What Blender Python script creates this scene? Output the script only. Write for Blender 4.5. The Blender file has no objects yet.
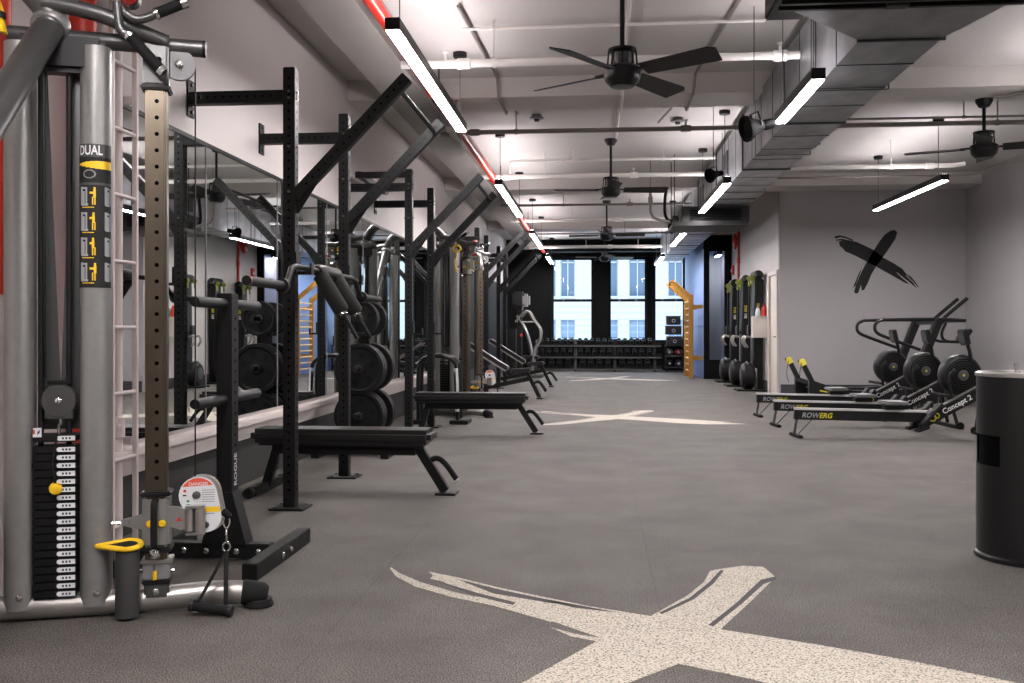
import bpy, bmesh, math, random
from mathutils import Vector, Matrix, Quaternion
random.seed(7)
SC = bpy.context.scene
COL = SC.collection
V = Vector
# ------------------------------------------------------------------ camera model (used to read places off the photograph)
F, CX, HY, EYE = 950.0, 512.0, 331.0, 1.1
TH = math.atan(86 / F); CT, ST = math.cos(TH), math.sin(TH)
def ray(px, py):
    a = (px - CX) / F; b = (HY - py) / F
    return V((a * CT - ST, a * ST + CT, b))
def onz(px, py, z=0.0):
    r = ray(px, py); t = (z - EYE) / r.z; return V((r.x * t, r.y * t, z))
def onx(px, py, X):
    r = ray(px, py); t = X / r.x; return V((X, r.y * t, EYE + r.z * t))
def ony(px, py, Y):
    r = ray(px, py); t = Y / r.y; return V((r.x * t, Y, EYE + r.z * t))

# ------------------------------------------------------------------ materials
MATS = {}
def lin(c):
    return tuple(((x / 255) / 12.92 if x / 255 <= 0.04045 else ((x / 255 + 0.055) / 1.055) ** 2.4) for x in c)
def mat(name, col, rough=0.5, metal=0.0, noise=0.0, scale=20.0, bump=0.0, bscale=60.0, spec=0.5, stretch=None, coat=0.0):
    m = bpy.data.materials.new(name); m.use_nodes = True
    nt = m.node_tree; b = nt.nodes['Principled BSDF']
    c = lin(col)
    b.inputs['Base Color'].default_value = (*c, 1)
    b.inputs['Roughness'].default_value = rough
    b.inputs['Metallic'].default_value = metal
    b.inputs['Specular IOR Level'].default_value = spec
    if coat: b.inputs['Coat Weight'].default_value = coat
    if noise or bump:
        tc = nt.nodes.new('ShaderNodeTexCoord')
        mp = nt.nodes.new('ShaderNodeMapping')
        if stretch: mp.inputs['Scale'].default_value = stretch
        nt.links.new(tc.outputs['Object'], mp.inputs['Vector'])
    if noise:
        n = nt.nodes.new('ShaderNodeTexNoise'); n.inputs['Scale'].default_value = scale; n.inputs['Detail'].default_value = 5
        nt.links.new(mp.outputs['Vector'], n.inputs['Vector'])
        r = nt.nodes.new('ShaderNodeMapRange')
        r.inputs['From Min'].default_value = 0.25; r.inputs['From Max'].default_value = 0.75
        r.inputs['To Min'].default_value = 1 - noise; r.inputs['To Max'].default_value = 1 + noise
        nt.links.new(n.outputs['Fac'], r.inputs['Value'])
        mx = nt.nodes.new('ShaderNodeVectorMath'); mx.operation = 'SCALE'
        mx.inputs[0].default_value = c
        nt.links.new(r.outputs['Result'], mx.inputs['Scale'])
        nt.links.new(mx.outputs['Vector'], b.inputs['Base Color'])
    if bump:
        n2 = nt.nodes.new('ShaderNodeTexNoise'); n2.inputs['Scale'].default_value = bscale; n2.inputs['Detail'].default_value = 4
        nt.links.new(mp.outputs['Vector'], n2.inputs['Vector'])
        bp = nt.nodes.new('ShaderNodeBump'); bp.inputs['Strength'].default_value = bump; bp.inputs['Distance'].default_value = 0.005
        nt.links.new(n2.outputs['Fac'], bp.inputs['Height']); nt.links.new(bp.outputs['Normal'], b.inputs['Normal'])
    MATS[name] = m
    return m
def emit(name, col, strength):
    m = bpy.data.materials.new(name); m.use_nodes = True
    b = m.node_tree.nodes['Principled BSDF']
    b.inputs['Base Color'].default_value = (*lin(col), 1)
    b.inputs['Emission Color'].default_value = (*lin(col), 1)
    b.inputs['Emission Strength'].default_value = strength
    MATS[name] = m; return m

mat('black_metal', (18, 18, 18), 0.5, 0.0, noise=0.12, scale=40, spec=0.25)
mat('black_hole', (3, 3, 3), 0.9, spec=0.05)
mat('black_gloss', (21, 21, 22), 0.35, spec=0.35)
mat('black_rubber', (15, 15, 15), 0.8, spec=0.3, bump=0.1, bscale=200)
mat('black_vinyl', (20, 19, 19), 0.4, bump=0.12, bscale=120)
mat('black_plastic', (19, 19, 20), 0.45, spec=0.35)
mat('black_iron', (12, 12, 12), 0.55, noise=0.2, scale=30, spec=0.25)
mat('black_paint', (13, 13, 13), 0.7, noise=0.15, scale=4, spec=0.15)
mat('track_silver', (205, 205, 205), 0.35, 0.3)
mat('dark_grey', (62, 62, 64), 0.5)
mat('mid_grey', (120, 120, 122), 0.45)
mat('foam_grey', (34, 32, 31), 0.9, bump=0.3, bscale=300)
mat('silver_paint', (140, 139, 137), 0.38, 0.5, noise=0.06, scale=30)
mat('silver_tube', (170, 167, 162), 0.36, 0.8)
mat('gun_tube', (92, 92, 92), 0.36, 0.7)
mat('nickel', (104, 95, 83), 0.3, 0.95, noise=0.14, scale=14, stretch=(1, 1, 0.4))
mat('chrome', (215, 215, 215), 0.12, 1.0)
mat('white_paint', (215, 208, 203), 0.5)
mat('white_steel', (214, 204, 200), 0.45)
mat('label_white', (210, 212, 214), 0.5)
mat('text_white', (215, 215, 215), 0.6)
mat('text_grey', (150, 152, 155), 0.6)
mat('red', (196, 52, 32), 0.4)
mat('fire_red', (200, 44, 28), 0.35)
mat('dark_red', (130, 20, 18), 0.3)
mat('orange_red', (214, 84, 58), 0.5)
mat('yellow', (232, 190, 30), 0.4)
mat('lime', (128, 138, 40), 0.4)
mat('pale_yellow', (222, 208, 70), 0.4)
mat('green', (60, 150, 80), 0.5)
mat('erg_yellow', (200, 190, 40), 0.5)
mat('wood_yellow', (172, 124, 48), 0.42, noise=0.18, scale=9, stretch=(6, 6, 0.7))
mat('wood_light', (205, 172, 120), 0.45, noise=0.12, scale=12)
mat('blue_wall', (98, 122, 172), 0.55, noise=0.03, scale=3)
mat('wall_white', (196, 189, 186), 0.6, noise=0.03, scale=1.3)
mat('ceiling_white', (198, 195, 192), 0.7, noise=0.05, scale=1.1, bump=0.15, bscale=7)
mat('beam_white', (200, 196, 192), 0.7, noise=0.04, scale=1.5)
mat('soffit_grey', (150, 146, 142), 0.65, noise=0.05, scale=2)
mat('wall_grey', (166, 163, 164), 0.6, noise=0.03, scale=1.2)
mat('room_grey', (150, 150, 152), 0.6)
mat('wainscot', (52, 50, 50), 0.75, bump=0.2, bscale=150, noise=0.1, scale=60)
mat('base_dark', (58, 56, 57), 0.6)
mat('door_cream', (214, 205, 192), 0.45)
mat('galvanised', (160, 162, 166), 0.42, 0.8, noise=0.3, scale=5, stretch=(1, 0.6, 1))
mat('galvanised_seam', (80, 82, 85), 0.45, 0.8)
mat('pipe_white', (234, 231, 227), 0.45)
mat('pipe_grey', (134, 128, 122), 0.5)
mat('facade_white', (132, 133, 135), 0.8, noise=0.03, scale=0.7)
mat('facade_trim', (126, 130, 135), 0.8)
mat('facade_glass', (56, 74, 92), 0.15, 0.0)
mat('facade_blind', (84, 102, 122), 0.6)
mat('dark_recess', (9, 9, 9), 0.7, spec=0.2)
mat('speaker_black', (10, 10, 10), 0.8, spec=0.15)
mat('decal_black', (12, 12, 12), 0.7)
emit('lamp_panel', (255, 249, 250), 105.0)
emit('lamp_uplight', (255, 247, 249), 31.0)

def floor_mat():
    m = bpy.data.materials.new('rubber_floor'); m.use_nodes = True
    nt = m.node_tree; b = nt.nodes['Principled BSDF']; N = nt.nodes.new; L = nt.links.new
    tc = N('ShaderNodeTexCoord')
    fine = N('ShaderNodeTexNoise'); fine.inputs['Scale'].default_value = 190; fine.inputs['Detail'].default_value = 4; fine.inputs['Roughness'].default_value = 0.65
    mid = N('ShaderNodeTexNoise'); mid.inputs['Scale'].default_value = 2.2; mid.inputs['Detail'].default_value = 6; mid.inputs['Roughness'].default_value = 0.62
    for n in (fine, mid): L(tc.outputs['Object'], n.inputs['Vector'])
    r1 = N('ShaderNodeValToRGB')
    e = r1.color_ramp.elements
    e[0].position = 0.43; e[0].color = (*lin((30, 28, 26)), 1)
    e[1].position = 0.60; e[1].color = (*lin((121, 115, 109)), 1)
    L(fine.outputs['Fac'], r1.inputs['Fac'])
    mr = N('ShaderNodeMapRange'); mr.inputs['From Min'].default_value = 0.3; mr.inputs['From Max'].default_value = 0.7
    mr.inputs['To Min'].default_value = 0.72; mr.inputs['To Max'].default_value = 1.22
    m3 = N('ShaderNodeTexNoise'); m3.inputs['Scale'].default_value = 26; m3.inputs['Detail'].default_value = 5; m3.inputs['Roughness'].default_value = 0.7; L(tc.outputs['Object'], m3.inputs['Vector'])
    mad = N('ShaderNodeMath'); mad.operation = 'MULTIPLY_ADD'; mad.inputs[1].default_value = 0.45; L(m3.outputs['Fac'], mad.inputs[0])
    sb = N('ShaderNodeMath'); sb.operation = 'SUBTRACT'; sb.inputs[1].default_value = 0.225; L(mid.outputs['Fac'], sb.inputs[0]); L(sb.outputs[0], mad.inputs[2])
    L(mad.outputs[0], mr.inputs['Value'])
    # rubber rolls laid along the room, 1.22 m wide: a hairline dark joint between rolls
    sx = N('ShaderNodeSeparateXYZ'); L(tc.outputs['Object'], sx.inputs['Vector'])
    def joint(sock, width, off, thick):
        a = N('ShaderNodeMath'); a.operation = 'ADD'; a.inputs[1].default_value = off; L(sock, a.inputs[0])
        d = N('ShaderNodeMath'); d.operation = 'DIVIDE'; d.inputs[1].default_value = width; L(a.outputs[0], d.inputs[0])
        f = N('ShaderNodeMath'); f.operation = 'FRACT'; L(d.outputs[0], f.inputs[0])
        g = N('ShaderNodeMath'); g.operation = 'LESS_THAN'; g.inputs[1].default_value = thick / width; L(f.outputs[0], g.inputs[0])
        return g.outputs[0]
    j1 = joint(sx.outputs['X'], 1.22, 50 * 1.22 + 0.98, 0.006)
    j2 = joint(sx.outputs['Y'], 7.6, 76 - 4.82, 0.008)
    jm = N('ShaderNodeMath'); jm.operation = 'MAXIMUM'; L(j1, jm.inputs[0]); L(j2, jm.inputs[1])
    js = N('ShaderNodeMath'); js.operation = 'MULTIPLY_ADD'; js.inputs[1].default_value = -0.25; js.inputs[2].default_value = 1.0; L(jm.outputs[0], js.inputs[0])
    mm = N('ShaderNodeMath'); mm.operation = 'MULTIPLY'; L(js.outputs[0], mm.inputs[0]); L(mr.outputs['Result'], mm.inputs[1])
    mx = N('ShaderNodeVectorMath'); mx.operation = 'SCALE'; L(r1.outputs['Color'], mx.inputs[0]); L(mm.outputs[0], mx.inputs['Scale'])
    L(mx.outputs['Vector'], b.inputs['Base Color'])
    b.inputs['Roughness'].default_value = 0.72; b.inputs['Specular IOR Level'].default_value = 0.4
    bp = N('ShaderNodeBump'); bp.inputs['Strength'].default_value = 0.35; bp.inputs['Distance'].default_value = 0.004
    L(fine.outputs['Fac'], bp.inputs['Height']); L(bp.outputs['Normal'], b.inputs['Normal'])
    MATS['rubber_floor'] = m
floor_mat()
def fleck_mat():
    m = bpy.data.materials.new('cream_fleck'); m.use_nodes = True
    nt = m.node_tree; b = nt.nodes['Principled BSDF']; N = nt.nodes.new; L = nt.links.new
    tc = N('ShaderNodeTexCoord'); n = N('ShaderNodeTexNoise'); n.inputs['Scale'].default_value = 130; n.inputs['Detail'].default_value = 2
    L(tc.outputs['Object'], n.inputs['Vector'])
    r = N('ShaderNodeValToRGB'); e = r.color_ramp.elements
    e[0].position = 0.36; e[0].color = (*lin((92, 86, 76)), 1); e[1].position = 0.5; e[1].color = (*lin((188, 180, 166)), 1)
    L(n.outputs['Fac'], r.inputs['Fac']); L(r.outputs['Color'], b.inputs['Base Color']); b.inputs['Roughness'].default_value = 0.75
    MATS['cream_fleck'] = m
fleck_mat()
def glass_mat():
    m = bpy.data.materials.new('window_glass'); m.use_nodes = True
    nt = m.node_tree; nt.nodes.remove(nt.nodes['Principled BSDF']); N = nt.nodes.new; L = nt.links.new
    t = N('ShaderNodeBsdfTransparent'); t.inputs['Color'].default_value = (0.93, 0.97, 1.0, 1)
    g = N('ShaderNodeBsdfGlossy'); g.inputs['Roughness'].default_value = 0.03
    mx = N('ShaderNodeMixShader'); mx.inputs['Fac'].default_value = 0.005
    L(t.outputs[0], mx.inputs[1]); L(g.outputs[0], mx.inputs[2]); L(mx.outputs[0], nt.nodes['Material Output'].inputs['Surface'])
    MATS['window_glass'] = m
glass_mat()
mm_ = mat('mirror_silver', (224, 228, 226), 0.0, 1.0)

# ------------------------------------------------------------------ mesh builder
def frame(d):
    d = d.normalized(); a = V((0, 0, 1)) if abs(d.z) < 0.95 else V((1, 0, 0))
    x = a.cross(d).normalized(); return x, d.cross(x).normalized()
class MB:
    def __init__(s): s.bm = bmesh.new(); s.mats = []; s.cur = 0
    def m(s, name):
        if name not in s.mats: s.mats.append(name)
        s.cur = s.mats.index(name); return s
    def _face(s, vs):
        try:
            f = s.bm.faces.new(vs); f.material_index = s.cur; return f
        except ValueError: return None
    def hexa(s, c8, bev=0.0):
        vs = [s.bm.verts.new(c) for c in c8]
        fs = [s._face([vs[i] for i in q]) for q in ((3, 2, 1, 0), (4, 5, 6, 7), (0, 1, 5, 4), (1, 2, 6, 5), (2, 3, 7, 6), (3, 0, 4, 7))]
        if bev > 0:
            es = list({e for f in fs for e in f.edges})
            r = bmesh.ops.bevel(s.bm, geom=es, offset=bev, segments=2, affect='EDGES', clamp_overlap=True)
            for f in r['faces']: f.material_index = s.cur
        return s
    def box(s, c, size, rz=0.0, bev=0.0, R=None):
        R = R or Matrix.Rotation(rz, 3, 'Z'); c = V(c); h = [x / 2 for x in size]
        q = [(-1, -1), (1, -1), (1, 1), (-1, 1)]
        return s.hexa([c + R @ V((a * h[0], b * h[1], k * h[2])) for k in (-1, 1) for a, b in q], bev)
    def bb(s, x0, x1, y0, y1, z0, z1, bev=0.0):
        return s.box(((x0 + x1) / 2, (y0 + y1) / 2, (z0 + z1) / 2), (abs(x1 - x0), abs(y1 - y0), abs(z1 - z0)), 0, bev)
    def bar(s, p, q, w, h, up=(0, 0, 1), bev=0.0, w2=None, h2=None):
        p, q = V(p), V(q); d = (q - p).normalized(); up = V(up)
        x = d.cross(up)
        if x.length < 1e-4: x = d.cross(V((0, 1, 0)))
        x.normalize(); y = x.cross(d).normalized()
        w2 = w if w2 is None else w2; h2 = h if h2 is None else h2
        c = []
        for o, a, b in ((p, w, h), (q, w2, h2)):
            for i, j in ((-1, -1), (1, -1), (1, 1), (-1, 1)): c.append(o + x * (i * a / 2) + y * (j * b / 2))
        return s.hexa(c, bev)
    def tube(s, pts, r, seg=10, caps=True, closed=False, flat=1.0):
        pts = [V(p) for p in pts]; n = len(pts)
        rs = r if isinstance(r, (list, tuple)) else [r] * n
        rings = []; x = None
        for i, p in enumerate(pts):
            if closed: d = (pts[(i + 1) % n] - pts[i - 1])
            else: d = (pts[min(i + 1, n - 1)] - pts[max(i - 1, 0)])
            d.normalize()
            if x is None: x, y = frame(d)
            else:
                x = (x - d * x.dot(d)).normalized(); y = d.cross(x).normalized()
            rings.append([s.bm.verts.new(p + (x * math.cos(2 * math.pi * k / seg) + y * (flat * math.sin(2 * math.pi * k / seg))) * rs[i]) for k in range(seg)])
        for i in range(n if closed else n - 1):
            a, b = rings[i], rings[(i + 1) % n]
            for k in range(seg): s._face([a[k], a[(k + 1) % seg], b[(k + 1) % seg], b[k]])
        if caps and not closed:
            s._face(rings[0][::-1]); s._face(rings[-1])
        return s
    def cyl(s, p, q, r, r2=None, seg=16, caps=True):
        return s.tube([p, q], [r, r if r2 is None else r2], seg, caps)
    def lathe(s, prof, o, ax=(0, 0, 1), seg=24, caps=True):
        o, ax = V(o), V(ax).normalized(); x, y = frame(ax); rings = []
        for r, h in prof:
            rings.append([s.bm.verts.new(o + ax * h + (x * math.cos(2 * math.pi * k / seg) + y * math.sin(2 * math.pi * k / seg)) * max(r, 1e-4)) for k in range(seg)])
        for a, b in zip(rings, rings[1:]):
            for k in range(seg): s._face([a[k], a[(k + 1) % seg], b[(k + 1) % seg], b[k]])
        if caps: s._face(rings[0][::-1]); s._face(rings[-1])
        return s
    def prism(s, poly, o, ux, uy, depth):
        o, ux, uy = V(o), V(ux), V(uy); n = ux.cross(uy).normalized() * depth
        a = [s.bm.verts.new(o + ux * u + uy * v) for u, v in poly]
        if depth == 0: s._face(a); return s
        b = [s.bm.verts.new(v.co + n) for v in a]
        s._face(a[::-1]); s._face(b); k = len(a)
        for i in range(k): s._face([a[i], a[(i + 1) % k], b[(i + 1) % k], b[i]])
        return s
    def disc(s, o, n, r, seg=8):
        o, n = V(o), V(n); x, y = frame(n)
        s._face([s.bm.verts.new(o + (x * math.cos(2 * math.pi * k / seg) + y * math.sin(2 * math.pi * k / seg)) * r) for k in range(seg)]); return s
    def text(s, txt, o, ux, uy, size, ext=0.0008, align='LEFT', bold=0.0, shear=0.0):
        cu = bpy.data.curves.new('tmp', 'FONT'); cu.body = txt; cu.size = 1; cu.extrude = 0; cu.offset = bold; cu.align_x = align; cu.shear = shear; cu.resolution_u = 3
        ob = bpy.data.objects.new('tmp', cu); COL.objects.link(ob)
        me = bpy.data.meshes.new_from_object(ob.evaluated_get(bpy.context.evaluated_depsgraph_get()))
        o, ux, uy = V(o), V(ux), V(uy); n = ux.cross(uy).normalized()
        vs = [s.bm.verts.new(o + ux * (v.co.x * size) + uy * (v.co.y * size) + n * ext) for v in me.vertices]
        for p in me.polygons: s._face([vs[i] for i in p.vertices])
        bpy.data.objects.remove(ob); bpy.data.curves.remove(cu); bpy.data.meshes.remove(me); return s
    def xf(s, M):
        bmesh.ops.transform(s.bm, matrix=M, verts=s.bm.verts); 
        if M.determinant() < 0: bmesh.ops.reverse_faces(s.bm, faces=s.bm.faces)
        return s
    def build(s, name, parent=None, off=None, angle=38, world=True):
        if off is not None: bmesh.ops.translate(s.bm, vec=-V(off), verts=s.bm.verts)
        bmesh.ops.recalc_face_normals(s.bm, faces=[f for f in s.bm.faces])
        me = bpy.data.meshes.new(name); s.bm.to_mesh(me); s.bm.free()
        for n in s.mats: me.materials.append(MATS[n])
        me.polygons.foreach_set('use_smooth', [True] * len(me.polygons))
        me.set_sharp_from_angle(angle=math.radians(angle))
        o = bpy.data.objects.new(name, me); COL.objects.link(o)
        if parent is not None: o.parent = parent
        return o
def M(name): return MB().m(name)
def tag(o, label=None, cat=None, group=None, kind=None):
    if label: o['label'] = label
    if cat: o['category'] = cat
    if group: o['group'] = group
    if kind: o['kind'] = kind
    return o
class Thing:
    """an Empty at the thing's base; parts are meshes under it. built in world coordinates when loc is given with rz = 0"""
    def __init__(s, name, label, cat, loc=(0, 0, 0), group=None, kind=None):
        s.o = bpy.data.objects.new(name, None); s.o.empty_display_size = 0.1; COL.objects.link(s.o); s.o.location = loc; s.loc = V(loc)
        tag(s.o, label, cat, group, kind)
    def part(s, name, mb, parent=None, label=None, angle=38):
        o = mb.build(name, parent or s.o, s.loc, angle)
        if label: o['label'] = label
        return o
def copy_tree(o, parent=None):
    c = o.copy(); COL.objects.link(c); c.parent = parent
    for ch in [x for x in KIDS.get(o.name, [])]: copy_tree(ch, c)
    return c
KIDS = {}
def index_kids():
    KIDS.clear()
    for x in bpy.data.objects:
        if x.parent: KIDS.setdefault(x.parent.name, []).append(x)
def place(o, loc, rz=0.0, label=None, group=None):
    o.location = loc; o.rotation_euler = (0, 0, rz)
    if label: o['label'] = label
    if group: o['group'] = group
    return o
def solo(name, mb, label, cat, loc, group=None, kind=None, angle=38):
    o = mb.build(name, None, loc, angle); o.location = loc
    return tag(o, label, cat, group, kind)
def struct(name, mb, angle=38, parent=None):
    o = mb.build(name, parent, None, angle)
    if parent is None: o['kind'] = 'structure'
    return o
ORD = 'zeroth first second third fourth fifth sixth seventh eighth ninth tenth eleventh twelfth thirteenth fourteenth fifteenth sixteenth seventeenth eighteenth nineteenth twentieth twenty-first twenty-second twenty-third twenty-fourth'.split()
def arc(c, a, b, a0, a1, n, u=(1, 0, 0), v=(0, 0, 1)):
    c, u, v = V(c), V(u), V(v)
    return [c + u * (a * math.cos(t)) + v * (b * math.sin(t)) for t in (a0 + (a1 - a0) * i / n for i in range(n + 1))]
def smooth(pts, n=6):
    """Catmull-Rom through the points"""
    P = [V(p) for p in pts]; out = []
    for i in range(len(P) - 1):
        p0, p1, p2, p3 = P[max(i - 1, 0)], P[i], P[i + 1], P[min(i + 2, len(P) - 1)]
        for k in range(n):
            t = k / n
            out.append(0.5 * ((2 * p1) + (p2 - p0) * t + (2 * p0 - 5 * p1 + 4 * p2 - p3) * t * t + (3 * p1 - p0 - 3 * p2 + p3) * t ** 3))
    out.append(P[-1]); return out
# ================================================================== THE ROOM
XL, XR, YB, ZC = -2.55, 6.08, 26.9, 3.65
YA = 16.38          # back wall of the alcove
XD = 3.05           # wall with the door and the ski machines
YP = 22.1           # glazed partition beside the blue wall
struct('floor', M('rubber_floor').bb(XL - .15, XR + .15, -3.6, YB + .2, -0.1, 0))
struct('ceiling', M('ceiling_white').bb(XL - .15, XR + .15, -3.6, YB + .2, ZC, ZC + .12))
struct('wall_left', M('wall_white').bb(XL - .15, XL, -3.6, YB + .2, 0, ZC))
struct('wall_right', M('wall_grey').bb(XR, XR + .15, -3.6, YA + .15, 0, ZC))
struct('wall_front', M('wall_white').bb(XL, XR, -3.6, -3.5, 0, ZC))
struct('wall_alcove', M('wall_grey').bb(XD, XR + .001, YA, YA + .12, 0, ZC))
DY0, DY1, DZ = 16.53, 17.27, 2.07
w = M('wall_white').bb(XD, XD + .14, YA + .121, DY0, 0, ZC).bb(XD, XD + .14, DY1, 24.0, 0, ZC).bb(XD, XD + .14, DY0, DY1, DZ, ZC)
struct('wall_door_side', w)
struct('wall_blue', M('blue_wall').bb(2.42, 2.54, YP + .06, YB, 0, ZC))
struct('wall_back_room', M('room_grey').bb(2.54, XD, 23.9, 24.0, 0, ZC))
# window wall
WIN = [(-1.30, -0.14), (0.31, 1.36), (1.56, 2.42)]
WZ0, WZ1, WZM = 0.78, 3.16, 1.97
b = M('black_paint')
xs = [XL] + [v for p in WIN for v in p] + [XD]
for i in range(0, len(xs), 2):
    if xs[i + 1] - xs[i] > 0.01: b.bb(xs[i], xs[i + 1], YB, YB + .2, 0, ZC)
for x0, x1 in WIN:
    b.bb(x0, x1, YB, YB + .2, 0, WZ0); b.bb(x0, x1, YB, YB + .2, WZ1, ZC)
struct('wall_back', b)
for i, (x0, x1) in enumerate(WIN):
    f = M('black_paint'); t = 0.05
    f.bb(x0, x0 + t, YB + .03, YB + .1, WZ0, WZ1).bb(x1 - t, x1, YB + .03, YB + .1, WZ0, WZ1)
    f.bb(x0, x1, YB + .03, YB + .1, WZ0, WZ0 + .07).bb(x0, x1, YB + .03, YB + .1, WZ1 - .05, WZ1)
    f.bb(x0, x1, YB + .02, YB + .12, WZM - .04, WZM + .03)
    # moulded casing that stands proud of the wall
    f.bb(x0 - .07, x0, YB - .05, YB + .02, 0.7, WZ1 + .1).bb(x1, x1 + .07, YB - .05, YB + .02, 0.7, WZ1 + .1)
    f.bb(x0 - .09, x1 + .09, YB - .06, YB + .02, WZ1 + .02, WZ1 + .14)
    f.bb(x0 - .09, x1 + .09, YB - .1, YB + .02, WZ0 - .06, WZ0)
    fo = struct('window_%d' % (i + 1), f)
    M('window_glass').bb(x0 + t, x1 - t, YB + .06, YB + .066, WZM + .03, WZ1 - .05).build('pane', fo)
    M('window_glass').bb(x0 + t, x1 - t, YB + .045, YB + .051, WZ0 + .07, WZM - .04).build('pane', fo)
    k = M('mid_grey')
    for q in (0.28, 0.72): k.box((x0 + (x1 - x0) * q, YB + .01, WZM), (.06, .03, .03), bev=.006)
    k.build('sash_lock', fo)
# ceiling beams, girder along the room, dark header over the windows
for i, (y0, y1) in enumerate([(3.3, 3.9), (9.5, 10.1), (15.72, 16.34), (21.9, 22.5)]):
    struct('trim_%d' % (i + 1), M('beam_white').bb(XL, XR if y0 < 16 else XD, y0, y1, 3.45, ZC))
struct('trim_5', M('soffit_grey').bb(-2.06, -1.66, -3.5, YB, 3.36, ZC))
struct('trim_6', M('black_paint').bb(XL, XD, 26.3, YB, 3.3, 3.5).bb(XL, XD, 26.5, YB, 3.5, ZC))
# baseboards, wainscot and ledge
struct('baseboard_alcove', M('base_dark').bb(XD + .02, XR, YA - .018, YA, 0, .2))
struct('baseboard_right', M('base_dark').bb(XR - .018, XR, -3.5, YA - .018, 0, .2))
struct('baseboard_door_side', M('base_dark').bb(XD - .018, XD, DY1 + .1, YP, 0, .2))
struct('trim_7', M('wainscot').bb(XL, XL + .02, -3.5, YB, 0, .33))
lg = M('white_steel').bb(XL, XL + .055, -3.5, 15.7, .33, .43, .004).bb(XL, XL + .1, -3.5, 15.7, .43, .475, .006)
struct('trim_8', lg)
struct('trim_9', M('black_paint').bb(XL, XL + .012, 15.7, YB, .33, 2.32))
# mirror panels on the left wall
SEAM = 4.59
for k in range(8):
    y0 = SEAM + 1.385 * k; y1 = y0 + 1.377
    t = Thing('wall_mirror', '%s tall mirror panel from the white wall ladder along the ledge' % ORD[k + 1], 'mirror', (XL, y0, .5), 'mirror panels above the white ledge')
    t.part('mirror_glass', M('mirror_silver').bb(XL + .004, XL + .01, y0, y1, .5, 2.3))
    t.part('edge_strip', M('mid_grey').bb(XL + .002, XL + .014, y1, y1 + .008, .5, 2.3))
    t.part('top_channel', M('black_metal').bb(XL, XL + .018, y0, y1 + .008, 2.3, 2.325))
# white door
fr = M('white_paint').bb(XD - .03, XD + .14, DY0 - .07, DY0, 0, DZ + .07, .004).bb(XD - .03, XD + .14, DY1, DY1 + .07, 0, DZ + .07, .004).bb(XD - .03, XD + .14, DY0, DY1, DZ, DZ + .07, .004)
fo = struct('door_1', fr)
lf = M('door_cream').bb(XD + .008, XD + .05, DY0 + .005, DY1 - .005, .01, DZ - .005).build('door_leaf', fo)
h = M('gun_tube').lathe([(.026, 0), (.026, .012), (.011, .014), (.011, .05)], (XD + .008, DY0 + .09, 1.0), (-1, 0, 0), 14)
h.tube([(XD - .04, DY0 + .09, 1.0), (XD - .04, DY0 + .21, 1.0)], .009)
h.build('door_handle', lf)
# glazed partition facing the room beside the blue wall
d2 = M('black_paint').bb(2.42, 2.545, YP, YP + .06, 0, 3.3).bb(2.885, XD, YP, YP + .06, 0, 3.3).bb(2.545, 2.885, YP, YP + .06, 2.93, 3.3).bb(2.545, 2.885, YP, YP + .06, 0, .42)
d2.bb(2.40, XD, YP - .03, YP, 2.98, 3.04).bb(2.545, 2.885, YP - .015, YP, .40, .44)
fo = struct('door_2', d2)
M('window_glass').bb(2.545, 2.885, YP + .025, YP + .031, .42, 2.93).build('pane', fo)
M('wall_white').bb(2.42, XD, YP, YP + .06, 3.3, ZC).build('transom_panel', fo)
sw = M('mid_grey').box((2.66, 23.893, 1.25), (.07, .014, .1), bev=.003)
solo('intercom', M('dark_grey').box((2.63, 23.88, 1.52), (.07, .04, .09), bev=.006), 'small dark wall unit seen through the glazed partition', 'wall unit', (2.63, 23.88, 1.48))
solo('light_switch', sw, 'pale square switch plate seen through the glazed partition', 'switch', (2.66, 23.893, 1.2))
t = Thing('ceiling_light', 'short bright ceiling lamp seen through the glazed partition', 'light', (2.86, 22.9, 2.86))
t.part('housing', M('black_metal').bb(2.8, 2.92, 22.7, 23.5, 2.9, 2.98))
t.part('diffuser', M('lamp_panel').bb(2.83, 2.89, 22.75, 23.4, 2.888, 2.9))
t.part('hanger', M('black_metal').cyl((2.86, 23.1, 2.98), (2.86, 23.1, ZC), .008))

# ================================================================== OUTSIDE: pale building across the street
FY = 45.0
def wx(px): return ony(px, 331, FY).x
def wz(py): return ony(600, py, FY).z
cols = [(540, 556), (560.5, 575), (609, 618), (629, 646), (668, 683), (700, 714)]
rows = [(258 - 34, 296), (320, 358)]
rects = [(wx(a), wx(c), wz(e), wz(d)) for a, c in cols for d, e in rows]
xe = sorted({wx(v) for c in cols for v in c}); X0, X1 = wx(470), wx(780)
bt = Thing('building', 'pale brick building across the street beyond the windows', 'building', (wx(610), FY, -9))
wall = M('facade_white'); ZT, ZB = wz(150), -9
edges = [X0] + [v for c in cols for v in (wx(c[0]), wx(c[1]))] + [X1]
for i in range(0, len(edges), 2): wall.bb(edges[i], edges[i + 1], FY, FY + .4, ZB, ZT)
zz = [ZB, wz(358), wz(320), wz(296), wz(224), ZT]
for c in cols:
    for i in (0, 2, 4): wall.bb(wx(c[0]), wx(c[1]), FY, FY + .4, zz[i], zz[i + 1])
bt.part('wall', wall)
tr = M('facade_trim')
for i in range(26): tr.bb(X0, X1, FY - .012, FY, wz(300) - i * .3 - .02, wz(300) - i * .3)
bt.part('band_course', tr)
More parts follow.
